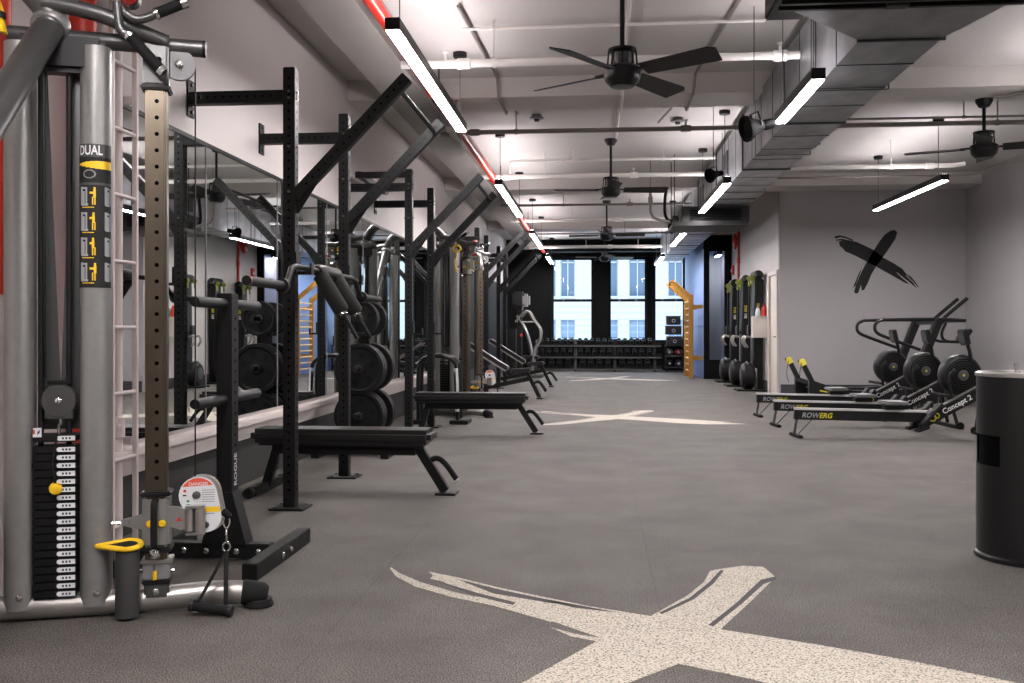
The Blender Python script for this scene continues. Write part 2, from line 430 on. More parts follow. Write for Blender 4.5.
for x0, x1, z0, z1 in rects:
    f = M('facade_trim').bb(x0, x1, FY - .06, FY + .2, z0 - .1, z0).bb(x0, x0 + .05, FY + .1, FY + .2, z0, z1).bb(x1 - .05, x1, FY + .1, FY + .2, z0, z1)
    zm = (z0 + z1) / 2 - .1
    f.bb(x0, x1, FY + .1, FY + .2, zm - .03, zm + .03)
    if x1 - x0 > .6: f.bb((x0 + x1) / 2 - .025, (x0 + x1) / 2 + .025, FY + .1, FY + .2, z0, z1)
    fo = bt.part('window', f)
    bt.part('pane', M('facade_glass').bb(x0, x1, FY + .16, FY + .18, z0, z1), fo)
    bt.part('blind', M('facade_blind').bb(x0 + .05, x1 - .05, FY + .15, FY + .158, z1 - (z1 - z0) * .45, z1), fo)

# ================================================================== BRUSHED X MARKS
def fl(px): # crop pixels of the floor mark to ground metres
    return [onz(x / 1.542 + 360, y / 1.542 + 540) for x, y in px]
strokes = []
# long arm
A_up = fl([(106, 49), (150, 58), (215, 74), (345, 101), (450, 118), (560, 139), (700, 161), (850, 187)])
A_lo = fl([(118, 60), (150, 75), (205, 98), (300, 127), (372, 152), (490, 191), (600, 214)])
ext_up = [V((1.42, 3.02, 0)), V((1.62, 2.86, 0)), V((1.50, 2.84, 0)), V((1.78, 2.66, 0))]
ext_lo = [V((1.30, 2.58, 0)), V((.95, 2.72, 0))]
strokes.append(A_up + ext_up + ext_lo + A_lo[::-1])
strokes.append(fl([(47, 42), (62, 52), (95, 66), (150, 82), (215, 96), (300, 120), (295, 127), (205, 102), (140, 88), (85, 72), (55, 56), (46, 44)]))
strokes.append(fl([(113, 55), (175, 66), (250, 84), (330, 98), (330, 103), (245, 92), (170, 74), (108, 60)]))
strokes.append(fl([(294, 135), (330, 145), (372, 152), (366, 157), (325, 149)]))
# short arm
B = fl([(540, 48), (556, 45), (590, 40), (622, 42), (632, 50), (640, 58), (628, 70), (606, 92), (556, 138), (490, 192)]) + [V((-.12, 2.75, 0)), V((-.42, 2.38, 0)), V((-.62, 2.30, 0)), V((-.60, 2.48, 0))] + fl([(250, 221), (372, 153), (450, 117), (505, 86), (530, 66)])
strokes.append(B)
cut = [fl([(556, 47), (561, 48), (545, 68), (515, 92), (466, 115), (461, 113), (508, 90), (538, 66)]), fl([(618, 62), (640, 57), (643, 61), (622, 69), (590, 98), (545, 134), (537, 132), (580, 98)]), fl([(150, 61), (215, 77), (300, 95), (347, 103), (295, 98), (205, 83)]), fl([(120, 64), (180, 82), (240, 97), (236, 101), (175, 86)]), fl([(255, 86), (330, 100), (400, 113), (330, 105)])]
cen = V((.20, 3.6, 0))
def floor_mark(c, label):
    t = Thing('floor_marking', label, 'floor marking', (c.x, c.y, 0), 'brushed crosses in the floor')
    m = M('cream_fleck')
    for i, s in enumerate(strokes):
        m.prism([((p - cen).x + c.x, (p - cen).y + c.y) for p in s], (0, 0, .0008 + .00005 * i), (1, 0, 0), (0, 1, 0), .0008)
    o = t.part('brush_stroke', m)
    k = M('wainscot')
    for s in cut: k.prism([((p - cen).x + c.x, (p - cen).y + c.y) for p in s], (0, 0, .002), (1, 0, 0), (0, 1, 0), .0003)
    t.part('bristle_gap', k, o)
floor_mark(cen, 'big cream brushed cross in the floor beside the trash bin')
floor_mark(onz(612, 416), 'cream brushed cross in the floor between the flat bench and the rowing machines')
floor_mark(onz(606, 378.3), 'cream brushed cross in the floor just before the dumbbell rack')
def wl(px): return [((ony(x / 6.83 + 820, y / 6.83 + 210, YA).x), (ony(x / 6.83 + 820, y / 6.83 + 210, YA).z)) for x, y in px]
wm = M('decal_black')
for s in ([(128, 215), (150, 207), (190, 205), (250, 218), (366, 272), (432, 325), (500, 362), (560, 400), (600, 450), (560, 440), (520, 425), (560, 465), (610, 505), (585, 500), (500, 452), (400, 396), (318, 352), (240, 312), (170, 282), (162, 268), (135, 245)],
          [(480, 142), (505, 136), (528, 150), (515, 195), (480, 250), (430, 322), (380, 390), (345, 450), (310, 520), (300, 540), (285, 552), (280, 510), (262, 565), (245, 572), (232, 560), (245, 510), (280, 430), (318, 355), (370, 270), (405, 215), (440, 170)],
          [(100, 180), (130, 173), (170, 180), (230, 205), (225, 212), (170, 192), (135, 186), (110, 195), (100, 190)], [(104, 203), (150, 196), (200, 208), (150, 206), (112, 210)],
          [(580, 432), (620, 455), (650, 490), (675, 527), (668, 527), (640, 492), (612, 466)], [(235, 505), (262, 440), (285, 395), (272, 440), (240, 520), (225, 535)], [(292, 548), (318, 490), (350, 440), (330, 490), (302, 545)],
          [(500, 400), (560, 425), (640, 500), (660, 535), (610, 492), (555, 450)]):
    wm.prism(wl(s), (0, YA - .002, 0), (1, 0, 0), (0, 0, 1), .0012)
solo('wall_emblem', wm, 'black brushed cross painted on the grey alcove wall', 'wall emblem', (4.9, YA - .002, 2.2))
# ================================================================== CEILING SERVICES
def light(x, y0, y1, z, label, cx=None):
    t = Thing('linear_pendant_light', label, 'light', (x, (y0 + y1) / 2, z), 'linear pendant lights')
    w, h = .094, .08
    t.part('housing', M('black_gloss').bb(x - w / 2, x + w / 2, y0, y1, z + .004, z + h, .003))
    t.part('diffuser', M('lamp_panel').bb(x - w / 2 + .006, x + w / 2 - .006, y0 + .012, y1 - .012, z, z + .004))
    t.part('uplight', M('lamp_uplight').bb(x - .03, x + .03, y0 + .02, y1 - .02, z + h, z + h + .003))
    for yy in (y0 + .22, y1 - .12):
        c = M('dark_grey').cyl((x, yy, z + h), (x, yy, ZC - .03), .004, seg=6)
        co = t.part('cable', c)
        t.part('canopy', M('black_plastic').lathe([(.02, -.05), (.06, -.045), (.065, -.03), (.065, 0)], (x, yy, ZC), (0, 0, 1), 16), co)
ZL = 2.95
for a, b_, lb in [(-.4, 2.7, 'added unseen black pendant light bar above the big cable machine'), (5.75, 8.75, 'long black pendant light bar along the red pipe, above the first squat rack'),  # first bar is added out of view for more bounce light
                  (12.0, 15.35, 'long black pendant light bar along the red pipe, above the second cable machine'), (18.1, 21.3, 'long black pendant light bar along the red pipe, above the last squat rack'), (23.7, 26.1, 'black pendant light bar at the window end of the red pipe')]:
    light(-1.26, a, b_, ZL, lb)
for a, b_, lb in [(-.4, 2.7, 'added unseen black pendant light bar before the large air handler'), (6.47, 7.82, 'short black pendant light bar beside the metal duct next to the biggest speaker'), (10.95, 13.6, 'long black pendant light bar beside the duct before the small air handler'),  # this row also starts with an added, unseen bar that fills the room
                  (16.5, 18.95, 'long black pendant light bar beside the duct beyond the small air handler'), (21.7, 24.2, 'black pendant light bar at the window end of the duct')]:
    light(1.46, a, b_, ZL - .18, lb)
light(4.12, 6.4, 9.25, ZL, 'black pendant light bar beside the fan over the open floor')
light(4.07, 11.6, 14.4, ZL - .08, 'black pendant light bar hung in the alcove above the rowing machines')
light(4.12, -.4, 2.7, ZL, 'added unseen black pendant light bar over the open floor behind the trash bin')  # bar added out of view to brighten the alcove side

def fan_blade(a, z, r0, r1, w, pitch):
    m = M('black_plastic'); ca, sa = math.cos(a), math.sin(a); u = V((ca, sa, 0)); v0 = V((-sa, ca, 0))
    v = v0 * math.cos(pitch) + V((0, 0, 1)) * math.sin(pitch); n = u.cross(v)
    poly = [(r0, -w * .38), (r1 - .05, -w / 2), (r1, -w * .34), (r1 - .03, w / 2), (r0, w * .4)]
    m.prism(poly, V((0, 0, z)) - n * .004, u, v, .008); return m
def fan(x, y, z, zt, a0, label, R=.76):
    t = Thing('ceiling_fan', label, 'ceiling fan', (x, y, z), 'black ceiling fans')
    o = V((x, y, 0))
    t.part('canopy', M('black_plastic').lathe([(.02, zt - .09), (.05, zt - .08), (.08, zt - .03), (.085, zt)], o, seg=20))
    t.part('downrod', M('black_metal').cyl((x, y, z + .1), (x, y, zt - .05), .017, seg=12))
    ca = M('gun_tube').lathe([(.03, z + .04), (.06, z + .045), (.07, z + .14), (.03, z + .145)], o, seg=20)
    ca.m('black_plastic').lathe([(.088, z + .15), (.1, z + .155), (.1, z + .17), (.02, z + .18)], o, seg=20)
    for k in range(8):
        q = 2 * math.pi * k / 8; ca.bar((x + .105 * math.cos(q), y + .105 * math.sin(q), z + .03), (x + .095 * math.cos(q), y + .095 * math.sin(q), z + .16), .008, .012)
    t.part('cage', ca)
    t.part('motor_housing', M('black_gloss').lathe([(.02, z - .1), (.08, z - .095), (.118, z - .06), (.13, z - .02), (.132, z + .03), (.1, z + .05)], o, seg=28))
    for k in range(4):
        a = a0 + k * math.pi / 2
        b = fan_blade(a, 0, .17, R, .18, math.radians(-16)); bmesh.ops.translate(b.bm, vec=(x, y, z + .005), verts=b.bm.verts)
        bo = t.part('blade', b)
        t.part('blade_bracket', M('black_metal').bar((x + .1 * math.cos(a), y + .1 * math.sin(a), z + .01), (x + .22 * math.cos(a), y + .22 * math.sin(a), z + .01), .05, .012), bo)
fan(.17, 6.72, 2.91, ZC, math.radians(-35), 'big black four blade ceiling fan, first along the room, before the thick white pipe')
fan(.17, 12.7, 2.97, ZC, math.radians(4), 'black ceiling fan, second along the room, beyond the grey sprinkler pipe')
fan(.17, 18.7, 2.97, ZC, math.radians(-8), 'black ceiling fan, third along the room before the windows')
fan(.17, 24.4, 2.97, ZC, math.radians(15), 'black ceiling fan hung directly before the window wall header')
fan(3.90, 10.03, 2.95, 3.45, math.radians(-22), 'black ceiling fan hung over the alcove with the rowing machines')

def pipe(name, pts, r, m_, label, group, hangers=(), tees=(), heads=(), cat='pipe'):
    loc = pts[0]; t = Thing(name, label, cat, loc, group)
    t.part('tube', M(m_).tube(pts, r, 12))
    for p in hangers:
        t.part('hanger', M(m_).cyl((p[0], p[1], p[2]), (p[0], p[1], ZC), .007, seg=6).lathe([(r + .008, -.015), (r + .008, .015)], (p[0], p[1], p[2]), (1, 0, 0), 12))
    for p in tees:
        t.part('coupling', M(m_).lathe([(r, -.06), (r + .012, -.05), (r + .012, .05), (r, .06)], p[:3], p[3] if len(p) > 3 else (1, 0, 0), 14))
    for p in heads:
        t.part('sprinkler_head', M(m_).cyl((p[0], p[1], p[2] + r * .8), (p[0], p[1], p[2] + r + .05), .012, seg=8).lathe([(.025, .06 + r), (.025, .068 + r)], p, (0, 0, 1), 10))
PZ = 3.3
GP = 'ceiling pipes across the room'
pipe('sprinkler_pipe', [(-1.62, 7.75, PZ), (1.60, 7.75, PZ)], .033, 'pipe_white', 'thick white sprinkler pipe across the ceiling behind the first fan', GP, [(-.85, 7.75, PZ)], [(-1.1, 7.75, PZ), (.7, 7.75, PZ), (1.45, 7.75, PZ)], [(-1.25, 7.75, PZ), (1.45, 7.75, PZ)])
pipe('conduit', [(-1.12, 7.8, 3.6), (1.34, 7.8, 3.6)], .014, 'pipe_white', 'thin white conduit under the ceiling above the thick white pipe', GP)
pipe('sprinkler_pipe', [(-1.74, 10.45, PZ - .02), (-1.5, 10.45, PZ - .02), (-1.42, 10.45, PZ), (1.60, 10.45, PZ)], .026, 'pipe_grey', 'grey sprinkler pipe across the ceiling in line with the black speaker', GP, [(-.9, 10.45, PZ)], [(-1.36, 10.45, PZ), (.95, 10.45, PZ)], [(.95, 10.45, PZ)])
pipe('sprinkler_pipe', [(2.12, 10.45, PZ), (4.75, 10.45, PZ)], .026, 'pipe_grey', 'grey sprinkler pipe over the alcove beside the hanging fan', GP, [(4.2, 10.45, PZ), (4.7, 10.45, PZ)])
pipe('conduit', [(2.12, 10.7, 3.42), (5.2, 10.7, 3.42)], .013, 'pipe_grey', 'thin grey conduit over the alcove beside the metal duct', GP, [(3.95, 10.7, 3.42)])
pipe('sprinkler_pipe', [(-1.74, 13.5, PZ), (1.60, 13.5, PZ)], .032, 'pipe_white', 'white sprinkler pipe across the ceiling behind the second fan', GP, [(-.75, 13.5, PZ)], [(-1.3, 13.5, PZ), (.5, 13.5, PZ)], [(.5, 13.5, PZ)])
pipe('sprinkler_pipe', [(-1.22, 13.2, PZ), (-1.22, 13.2, 3.44), (-1.19, 13.2, 3.47), (1.6, 13.2, 3.47)], .02, 'pipe_white', 'thin white branch pipe turning down before the second pendant light', GP, [(-.35, 13.2, 3.47), (.9, 13.2, 3.47)])
pipe('sprinkler_pipe', [(-1.7, 16.6, PZ), (1.60, 16.6, PZ)], .02, 'pipe_grey', 'thin grey pipe across the ceiling above the small black air handler', GP, [(-.6, 16.6, PZ)], [(.55, 16.6, PZ)], [(.55, 16.6, PZ)])
pipe('sprinkler_pipe', [(-1.74, 18.9, PZ), (1.60, 18.9, PZ)], .03, 'pipe_white', 'white sprinkler pipe across the ceiling behind the third fan', GP, [(-.5, 18.9, PZ)], [(.4, 18.9, PZ)])
pipe('sprinkler_pipe', [(-1.7, 21.5, PZ), (1.60, 21.5, PZ)], .02, 'pipe_grey', 'thin grey pipe across the ceiling near the window wall', GP, [(.6, 21.5, PZ)])
pipe('sprinkler_pipe', [(-1.74, 24.0, 3.22), (1.60, 24.0, 3.22)], .04, 'pipe_white', 'white pipe right before the dark header over the windows', GP, [(-.3, 24.0, 3.22), (1.0, 24.0, 3.22)], [(.3, 24.0, 3.22)])
pipe('sprinkler_pipe', [(2.12, 13.1, PZ), (4.7, 13.1, PZ), (4.85, 13.1, PZ + .02)], .03, 'pipe_white', 'white sprinkler pipe over the alcove before its back wall', GP, [(3.9, 13.1, PZ)], [(4.4, 13.1, PZ)])
pipe('conduit', [(2.5, 14.6, 3.4), (5.5, 14.6, 3.4), (6.0, 12.2, 3.4), (6.0, 4, 3.4)], .015, 'pipe_grey', 'thin grey conduit bending along the alcove side wall', GP)
pipe('conduit', [(.24, -3.4, 3.62), (.24, 6.5, 3.62)], .016, 'pipe_white', 'white conduit along the ceiling to the first fan', GP)
pipe('conduit', [(.24, 6.9, 3.62), (.24, 9.4, 3.62), (.24, 9.45, 3.43), (.24, 10.15, 3.43), (.24, 10.2, 3.62), (.24, 12.5, 3.62)], .016, 'pipe_white', 'white conduit along the ceiling between the first and second fans', GP)
pipe('conduit', [(1.1, 6.9, 3.62), (.95, 9.42, 3.62), (.93, 9.46, 3.43), (.93, 10.15, 3.43), (.9, 10.2, 3.6), (.72, 11.5, 3.6)], .014, 'pipe_grey', 'thin grey conduit running over the beam beside the duct', GP)
pipe('conduit', [(-1.08, 7.3, 3.62), (-1.0, 9.42, 3.62), (-.99, 9.46, 3.43), (-.98, 10.15, 3.43), (-.97, 10.2, 3.62), (-.93, 11.0, 3.62)], .014, 'pipe_grey', 'thin grey conduit running over the beam beside the red pipe', GP)
pipe('conduit', [(4.5, 8.3, 3.6), (4.42, 8.9, 3.6), (4.36, 9.42, 3.42), (4.0, 9.8, 3.42), (3.92, 9.8, 3.42)], .017, 'pipe_grey', 'bent grey conduit leading to the fan over the alcove', GP)
# red main along the girder
t = Thing('fire_pipe', 'long red fire sprinkler main running along the ceiling girder', 'pipe', (-1.50, -3.4, 3.3))
t.part('tube', M('fire_red').cyl((-1.50, -3.4, 3.3), (-1.50, 26.3, 3.3), .05, seg=18))
for y in (2.2, 8.6, 13.6, 18.6, 23.5):
    t.part('coupling', M('fire_red').lathe([(.05, -.07), (.066, -.06), (.066, .06), (.05, .07)], (-1.50, y, 3.3), (0, 1, 0), 18))
for y in (3.1, 8.9, 14.6, 20.4):
    t.part('hanger', M('black_metal').tube(arc((-1.50, y, 3.3), .062, .062, 0, 2 * math.pi, 18)[:-1], .006, 6, closed=True).cyl((-1.50, y, 3.36), (-1.50, y, ZC), .007, seg=6))
pipe('conduit', [(-1.40, 8.85, 3.0), (-1.40, 9.4, 3.0), (-1.40, 9.55, 3.02), (-1.42, 9.6, 3.1), (-1.42, 9.6, 3.45)], .03, 'pipe_grey', 'short thick grey conduit beside the red pipe above the second squat rack', GP)

# main duct
t = Thing('air_duct', 'long rectangular metal duct hung along the ceiling with dark seams', 'duct', (1.93, 6.0, 2.9))
DX0, DX1, DZ0, DZ1 = 1.61, 2.11, 2.9, 3.5
t.part('duct_body', M('galvanised').bb(DX0, DX1, 6.05, 24.8, DZ0, DZ1))
tr = M('galvanised').hexa([(1.05, 5.42, 2.9), (2.26, 5.42, 2.9), (2.11, 6.05, 2.9), (1.61, 6.05, 2.9), (1.05, 5.42, 3.4), (2.26, 5.42, 3.4), (2.11, 6.05, 3.5), (1.61, 6.05, 3.5)])
t.part('transition', tr)
k = 0; y = 6.05
while y < 24.9:
    e = .014 if k % 4 == 0 else .004
    t.part('seam', M('galvanised_seam').bb(DX0 - e, DX1 + e, y - (.012 if k % 4 == 0 else .006), y + .006, DZ0 - e, DZ1 + e)); y += .62 if k % 2 else .56; k += 1
hs = M('galvanised_seam')
for y in (7.2, 9.8, 12.4, 15.2, 18.0, 21, 24):
    t.part('strap', M('galvanised_seam').bb(DX0 - .02, DX1 + .02, y, y + .03, DZ0 - .022, DZ0 - .018).bb(DX0 - .022, DX0 - .018, y, y + .03, DZ0 - .02, ZC).bb(DX1 + .018, DX1 + .022, y, y + .03, DZ0 - .02, ZC))
for yy in (12.0, 14.7): t.part('vent_grille', M('dark_grey').bb(DX0 - .012, DX0, yy, yy + .5, 3.05, 3.35).m('galvanised').bb(DX0 - .016, DX0 - .012, yy, yy + .5, 3.04, 3.06))
# air handlers
t = Thing('air_handler', 'large black ceiling air handler feeding the wide end of the duct', 'air handler', (1.65, 5.0, 2.9))
t.part('cabinet', M('black_plastic').bb(1.02, 2.3, 4.75, 5.42, 2.91, 3.4, .012))
ra = M('black_gloss')
for yy in (4.8, 4.95, 5.12, 5.3, 5.4): ra.bb(1.0, 2.32, yy, yy + .035, 2.885, 2.91, .004)
t.part('rail', ra)
t.part('control_box', M('black_metal').bb(.98, 1.2, 5.3, 5.72, 2.93, 3.12, .01))
t.part('hanger_rod', M('dark_grey').cyl((1.1, 4.85, 3.4), (1.1, 4.85, ZC), .008, seg=8).cyl((2.2, 4.85, 3.4), (2.2, 4.85, ZC), .008, seg=8))
t.part('cable', M('black_rubber').tube(smooth([(1.03, 5.4, 3.12), (.98, 5.45, 3.25), (1.0, 5.5, 3.5), (1.05, 5.5, ZC)]), .012, 8))
t.part('bracket', M('dark_grey').bb(1.58, 1.7, 5.36, 5.43, 2.88, 2.93, .004))
t = Thing('air_handler', 'small black ceiling air handler hung under the far part of the duct', 'air handler', (1.68, 14.0, 2.55))
t.part('cabinet', M('black_plastic').bb(1.2, 2.16, 13.85, 14.6, 2.66, 2.895, .008))
gr = M('black_hole').bb(1.32, 2.04, 13.838, 13.85, 2.69, 2.86)
for q in range(7): gr.m('black_metal').bb(1.32, 2.04, 13.83, 13.84, 2.70 + q * .024, 2.708 + q * .024)
t.part('grille', gr)
t.part('drain_pan', M('dark_grey').bb(1.06, 2.12, 13.7, 14.62, 2.6, 2.64, .006).m('black_metal').bb(1.06, 2.12, 13.69, 13.71, 2.6, 2.66))
t.part('hose', M('black_rubber').tube(smooth([(1.18, 14.1, 2.75), (1.05, 14.1, 2.72), (.98, 14.05, 2.8), (.97, 14.0, 3.0), (.99, 14.0, 3.15)]), .022, 10))
t.part('valve_body', M('black_metal').lathe([(.03, 0), (.05, .02), (.05, .1), (.03, .12)], (1.12, 14.0, 2.66), (0, 0, 1), 12))
t.part('hanger_rod', M('black_metal').cyl((1.1, 13.9, 2.64), (1.1, 13.9, ZC), .007, seg=6).cyl((1.1, 14.5, 2.64), (1.1, 14.5, ZC), .007, seg=6))
pipe('valve_pipe', [(.76, 14.0, 3.18), (.76, 14.0, 2.84), (.8, 14.0, 2.76), (.9, 14.02, 2.72), (1.04, 14.05, 2.7)], .022, 'pipe_grey', 'bent dark pipe feeding the small black air handler', None, [(.76, 14.0, 3.18)], [(.76, 14.0, 3.0, (0, 0, 1))])

def speaker(x, y, z, s, rz, label, m_='speaker_black'):
    t = Thing('pendant_speaker', label, 'speaker', (x, y, z), 'hanging black speakers')
    d = V((math.cos(rz), math.sin(rz), -.25)).normalized()
    t.part('horn', M(m_).lathe([(.045 * s, .0), (.06 * s, .02 * s), (.085 * s, .1 * s), (.13 * s, .17 * s), (.135 * s, .2 * s), (.12 * s, .205 * s), (.09 * s, .16 * s)], V((x, y, z)) - d * .1 * s, d, 22))
    t.part('rear_cap', M(m_).lathe([(.02 * s, -.13 * s), (.05 * s, -.12 * s), (.055 * s, -.02 * s), (.045 * s, 0)], V((x, y, z)) - d * .1 * s, d, 18))
    u = d.cross(V((0, 0, 1))).normalized() * .075 * s
    t.part('yoke', M('black_metal').tube([V((x, y, z)) + u - d * .05 * s, V((x, y, z)) + u + V((0, 0, .14 * s)), V((x, y, z)) - u + V((0, 0, .14 * s)), V((x, y, z)) - u - d * .05 * s], .01 * s, 6))
    t.part('drop_cable', M('dark_grey').cyl((x, y, z + .13 * s), (x, y, ZC), .004, seg=6))
speaker(1.22, 7.6, 2.70, .78, math.radians(200), 'black bell shaped speaker hung beside the short light bar')
speaker(1.28, 10.75, 2.84, .6, math.radians(215), 'black bell shaped speaker at the end of the long light bar by the duct')
speaker(1.28, 16.2, 2.84, .7, math.radians(200), 'small black speaker hung before the windows beyond the air handler')
# ceiling junction discs
for i, (x, y, lb) in enumerate([(-.72, 11.2, 'small round junction box on the ceiling beyond the first beam near the red pipe'), (.95, 11.5, 'small round junction box on the ceiling at the end of the conduit by the duct'), (-.62, 16.9, 'small round junction box on the ceiling beyond the second beam'), (2.9, 13.1, 'small round junction box on the ceiling at the alcove entrance')]):
    t = Thing('junction_box', lb, 'junction box', (x, y, ZC), 'ceiling junction boxes')
    t.part('cover', M('mid_grey').lathe([(.05, -.05), (.085, -.045), (.085, -.03), (.06, -.028), (.06, 0)], (x, y, ZC), (0, 0, 1), 16))
    t.part('nipple', M('dark_grey').cyl((x, y, ZC - .075), (x, y, ZC - .05), .03, seg=10))
# ================================================================== SQUAT RACKS ALONG THE MIRROR WALL
RX = -1.9
def holes(m, x, y, z0, z1, step, faces, h=.0385, r=.0085):
    m.m('black_hole'); z = z0
    while z < z1:
        for nx, ny in faces: m.disc((x + nx * (h + .0006), y + ny * (h + .0006), z), (nx, ny, 0), r, 8)
        z += step
def squat_rack(y0, span, label, cups=None, crossbar=False):
    t = Thing('squat_rack', label, 'squat rack', (RX, y0, 0), 'wall mounted squat racks')
    for k, y in enumerate((y0, y0 + span)):
        u = M('black_metal').box((RX, y, 1.37), (.076, .076, 2.72), bev=.005)
        holes(u, RX, y, .12, 2.7, .0508, ((0, -1), (1, 0), (-1, 0)))
        uo = t.part('upright', u)
        fp = M('black_metal').box((RX, y, .006), (.22, .2, .012), bev=.003)
        fp.m('gun_tube')
        for sx in (-.08, .08):
            for sy in (-.07, .07): fp.lathe([(.014, .012), (.014, .02), (.005, .024)], (RX + sx, y + sy, 0), seg=8)
        t.part('foot_plate', fp, uo)
        a = M('black_metal').bb(XL + .012, RX - .038, y - .038, y + .038, 2.515, 2.591, .004)
        holes2 = a; a.m('black_hole')
        for q in range(10): a.disc((XL + .08 + q * .0508, y - .0387, 2.553), (0, -1, 0), .008)
        ao = t.part('wall_arm', a)
        fl_ = M('black_metal').bb(XL + .001, XL + .012, y - .05, y + .05, 2.44, 2.67, .002); fl_.m('gun_tube')
        for zz in (2.47, 2.64): fl_.lathe([(.012, 0), (.012, .01), (.004, .014)], (XL + .012, y, zz), (1, 0, 0), 8)
        t.part('wall_flange', fl_, ao)
        bp = M('black_metal').bar((RX + .03, y, 1.93), (RX + .735, y, 2.655), .06, .076, (0, 0, 1), .004); bp.m('black_hole')
        for q in range(2, 18): 
            f_ = q / 18; bp.disc((RX + .03 + .705 * f_, y - .0306, 1.93 + .725 * f_), (0, -1, 0), .008)
        bo = t.part('angled_boom', bp)
        g = M('black_metal').prism([(RX + .038, 1.83), (RX + .05, 1.83), (RX + .2, 2.06), (RX + .2, 2.1), (RX + .038, 2.0)], (0, y + .005, 0), (1, 0, 0), (0, 0, 1), .01)
        t.part('gusset', g, bo)
        bl = M('gun_tube')
        for zz in (1.96, 2.54, 2.58, 2.24):
            bl.cyl((RX - .048, y, zz), (RX + .048, y, zz), .009, seg=8).cyl((RX, y - .046, zz), (RX, y + .046, zz), .008, seg=8)
        t.part('bolt', bl, uo)
    t.part('pull_up_bar', M('black_metal').cyl((RX + .685, y0, 2.585), (RX + .685, y0 + span, 2.585), .016, seg=12))
    if crossbar: t.part('cross_member', M('black_metal').bb(XL + .1, XL + .16, y0, y0 + span, 2.66, 2.72, .003).bb(XL + .1, RX, y0 - .03, y0 + .03, 2.65, 2.71, .003))
    for z in (cups or []):
        for y in (y0, y0 + span):
            c = M('black_metal').bb(RX + .038, RX + .05, y - .045, y + .045, z - .02, z + .12, .003).bb(RX + .05, RX + .14, y - .03, y + .03, z - .02, z, .003).bb(RX + .128, RX + .14, y - .03, y + .03, z, z + .05, .003)
            t.part('bar_cup', c)
    return t
squat_rack(5.75, 1.26, 'black wall mounted squat rack with a padded bar racked on it', [1.469])
squat_rack(9.46, 1.26, 'black wall mounted squat rack standing between the plate tree and the second cable machine', [1.08], True)
squat_rack(14.87, 1.23, 'black wall mounted squat rack directly beyond the second cable machine')
squat_rack(18.14, 1.26, 'black wall mounted squat rack by the curved silver machine near the window wall')

# padded squat bar resting in the cups of the first rack
bx = -1.8
t = Thing('squat_bar', 'black cambered squat bar with two foam shoulder pads on the first rack', 'barbell', (bx, 6.2, 1.36))
t.part('shaft', M('black_metal').tube([(bx, 5.28, 1.36), (bx, 5.34, 1.365), (bx, 5.40, 1.40), (bx, 5.46, 1.47), (bx, 5.53, 1.487), (bx, 6.86, 1.487), (bx, 6.95, 1.47), (bx, 7.03, 1.40), (bx, 7.09, 1.365), (bx, 7.16, 1.36)], .018, 12))
for y0, y1 in ((4.74, 5.3), (7.14, 7.7)):
    e = 1 if y0 > 6 else -1
    so = t.part('sleeve', M('black_metal').cyl((bx, y0, 1.36), (bx, y1, 1.36), .026, seg=18))
    t.part('collar', M('black_metal').lathe([(.03, -.02), (.042, -.018), (.042, .018), (.03, .02)], (bx, y1 if e < 0 else y0, 1.36), (0, 1, 0), 18), so)
    t.part('end_cap', M('black_plastic').lathe([(.020, -.004), (.020, .004), (.005, .005)], (bx, y0 if e < 0 else y1, 1.36), (0, e, 0), 14).m('dark_red').lathe([(.0262, -.02), (.0265, -.018), (.0265, -.006), (.0262, -.004)], (bx, y0 if e < 0 else y1, 1.36), (0, e, 0), 18), so)
t.part('neck_pad', M('black_vinyl').tube([(bx, 5.98, 1.487), (bx, 6.0, 1.49), (bx, 6.42, 1.49), (bx, 6.44, 1.487)], [.03, .043, .043, .03], 16))
for y in (6.02, 6.38):
    d = V((.16, -.02, -.255)); p = V((bx, y, 1.475))
    po = t.part('shoulder_pad', M('foam_grey').tube([p + d * .02, p + d * .06, p + d * .94, p + d], [.035, .052, .052, .04], 18))
    t.part('pad_end', M('chrome').lathe([(.02, 0), (.026, .004), (.026, .016), (.014, .02)], p + d, d, 14), po)
    hd = V((.10, -.01, -.17))
    t.part('handle', M('black_metal').tube([p + d * .98, p + d + hd * .9, p + d + hd], [.013, .013, .011], 10), po)

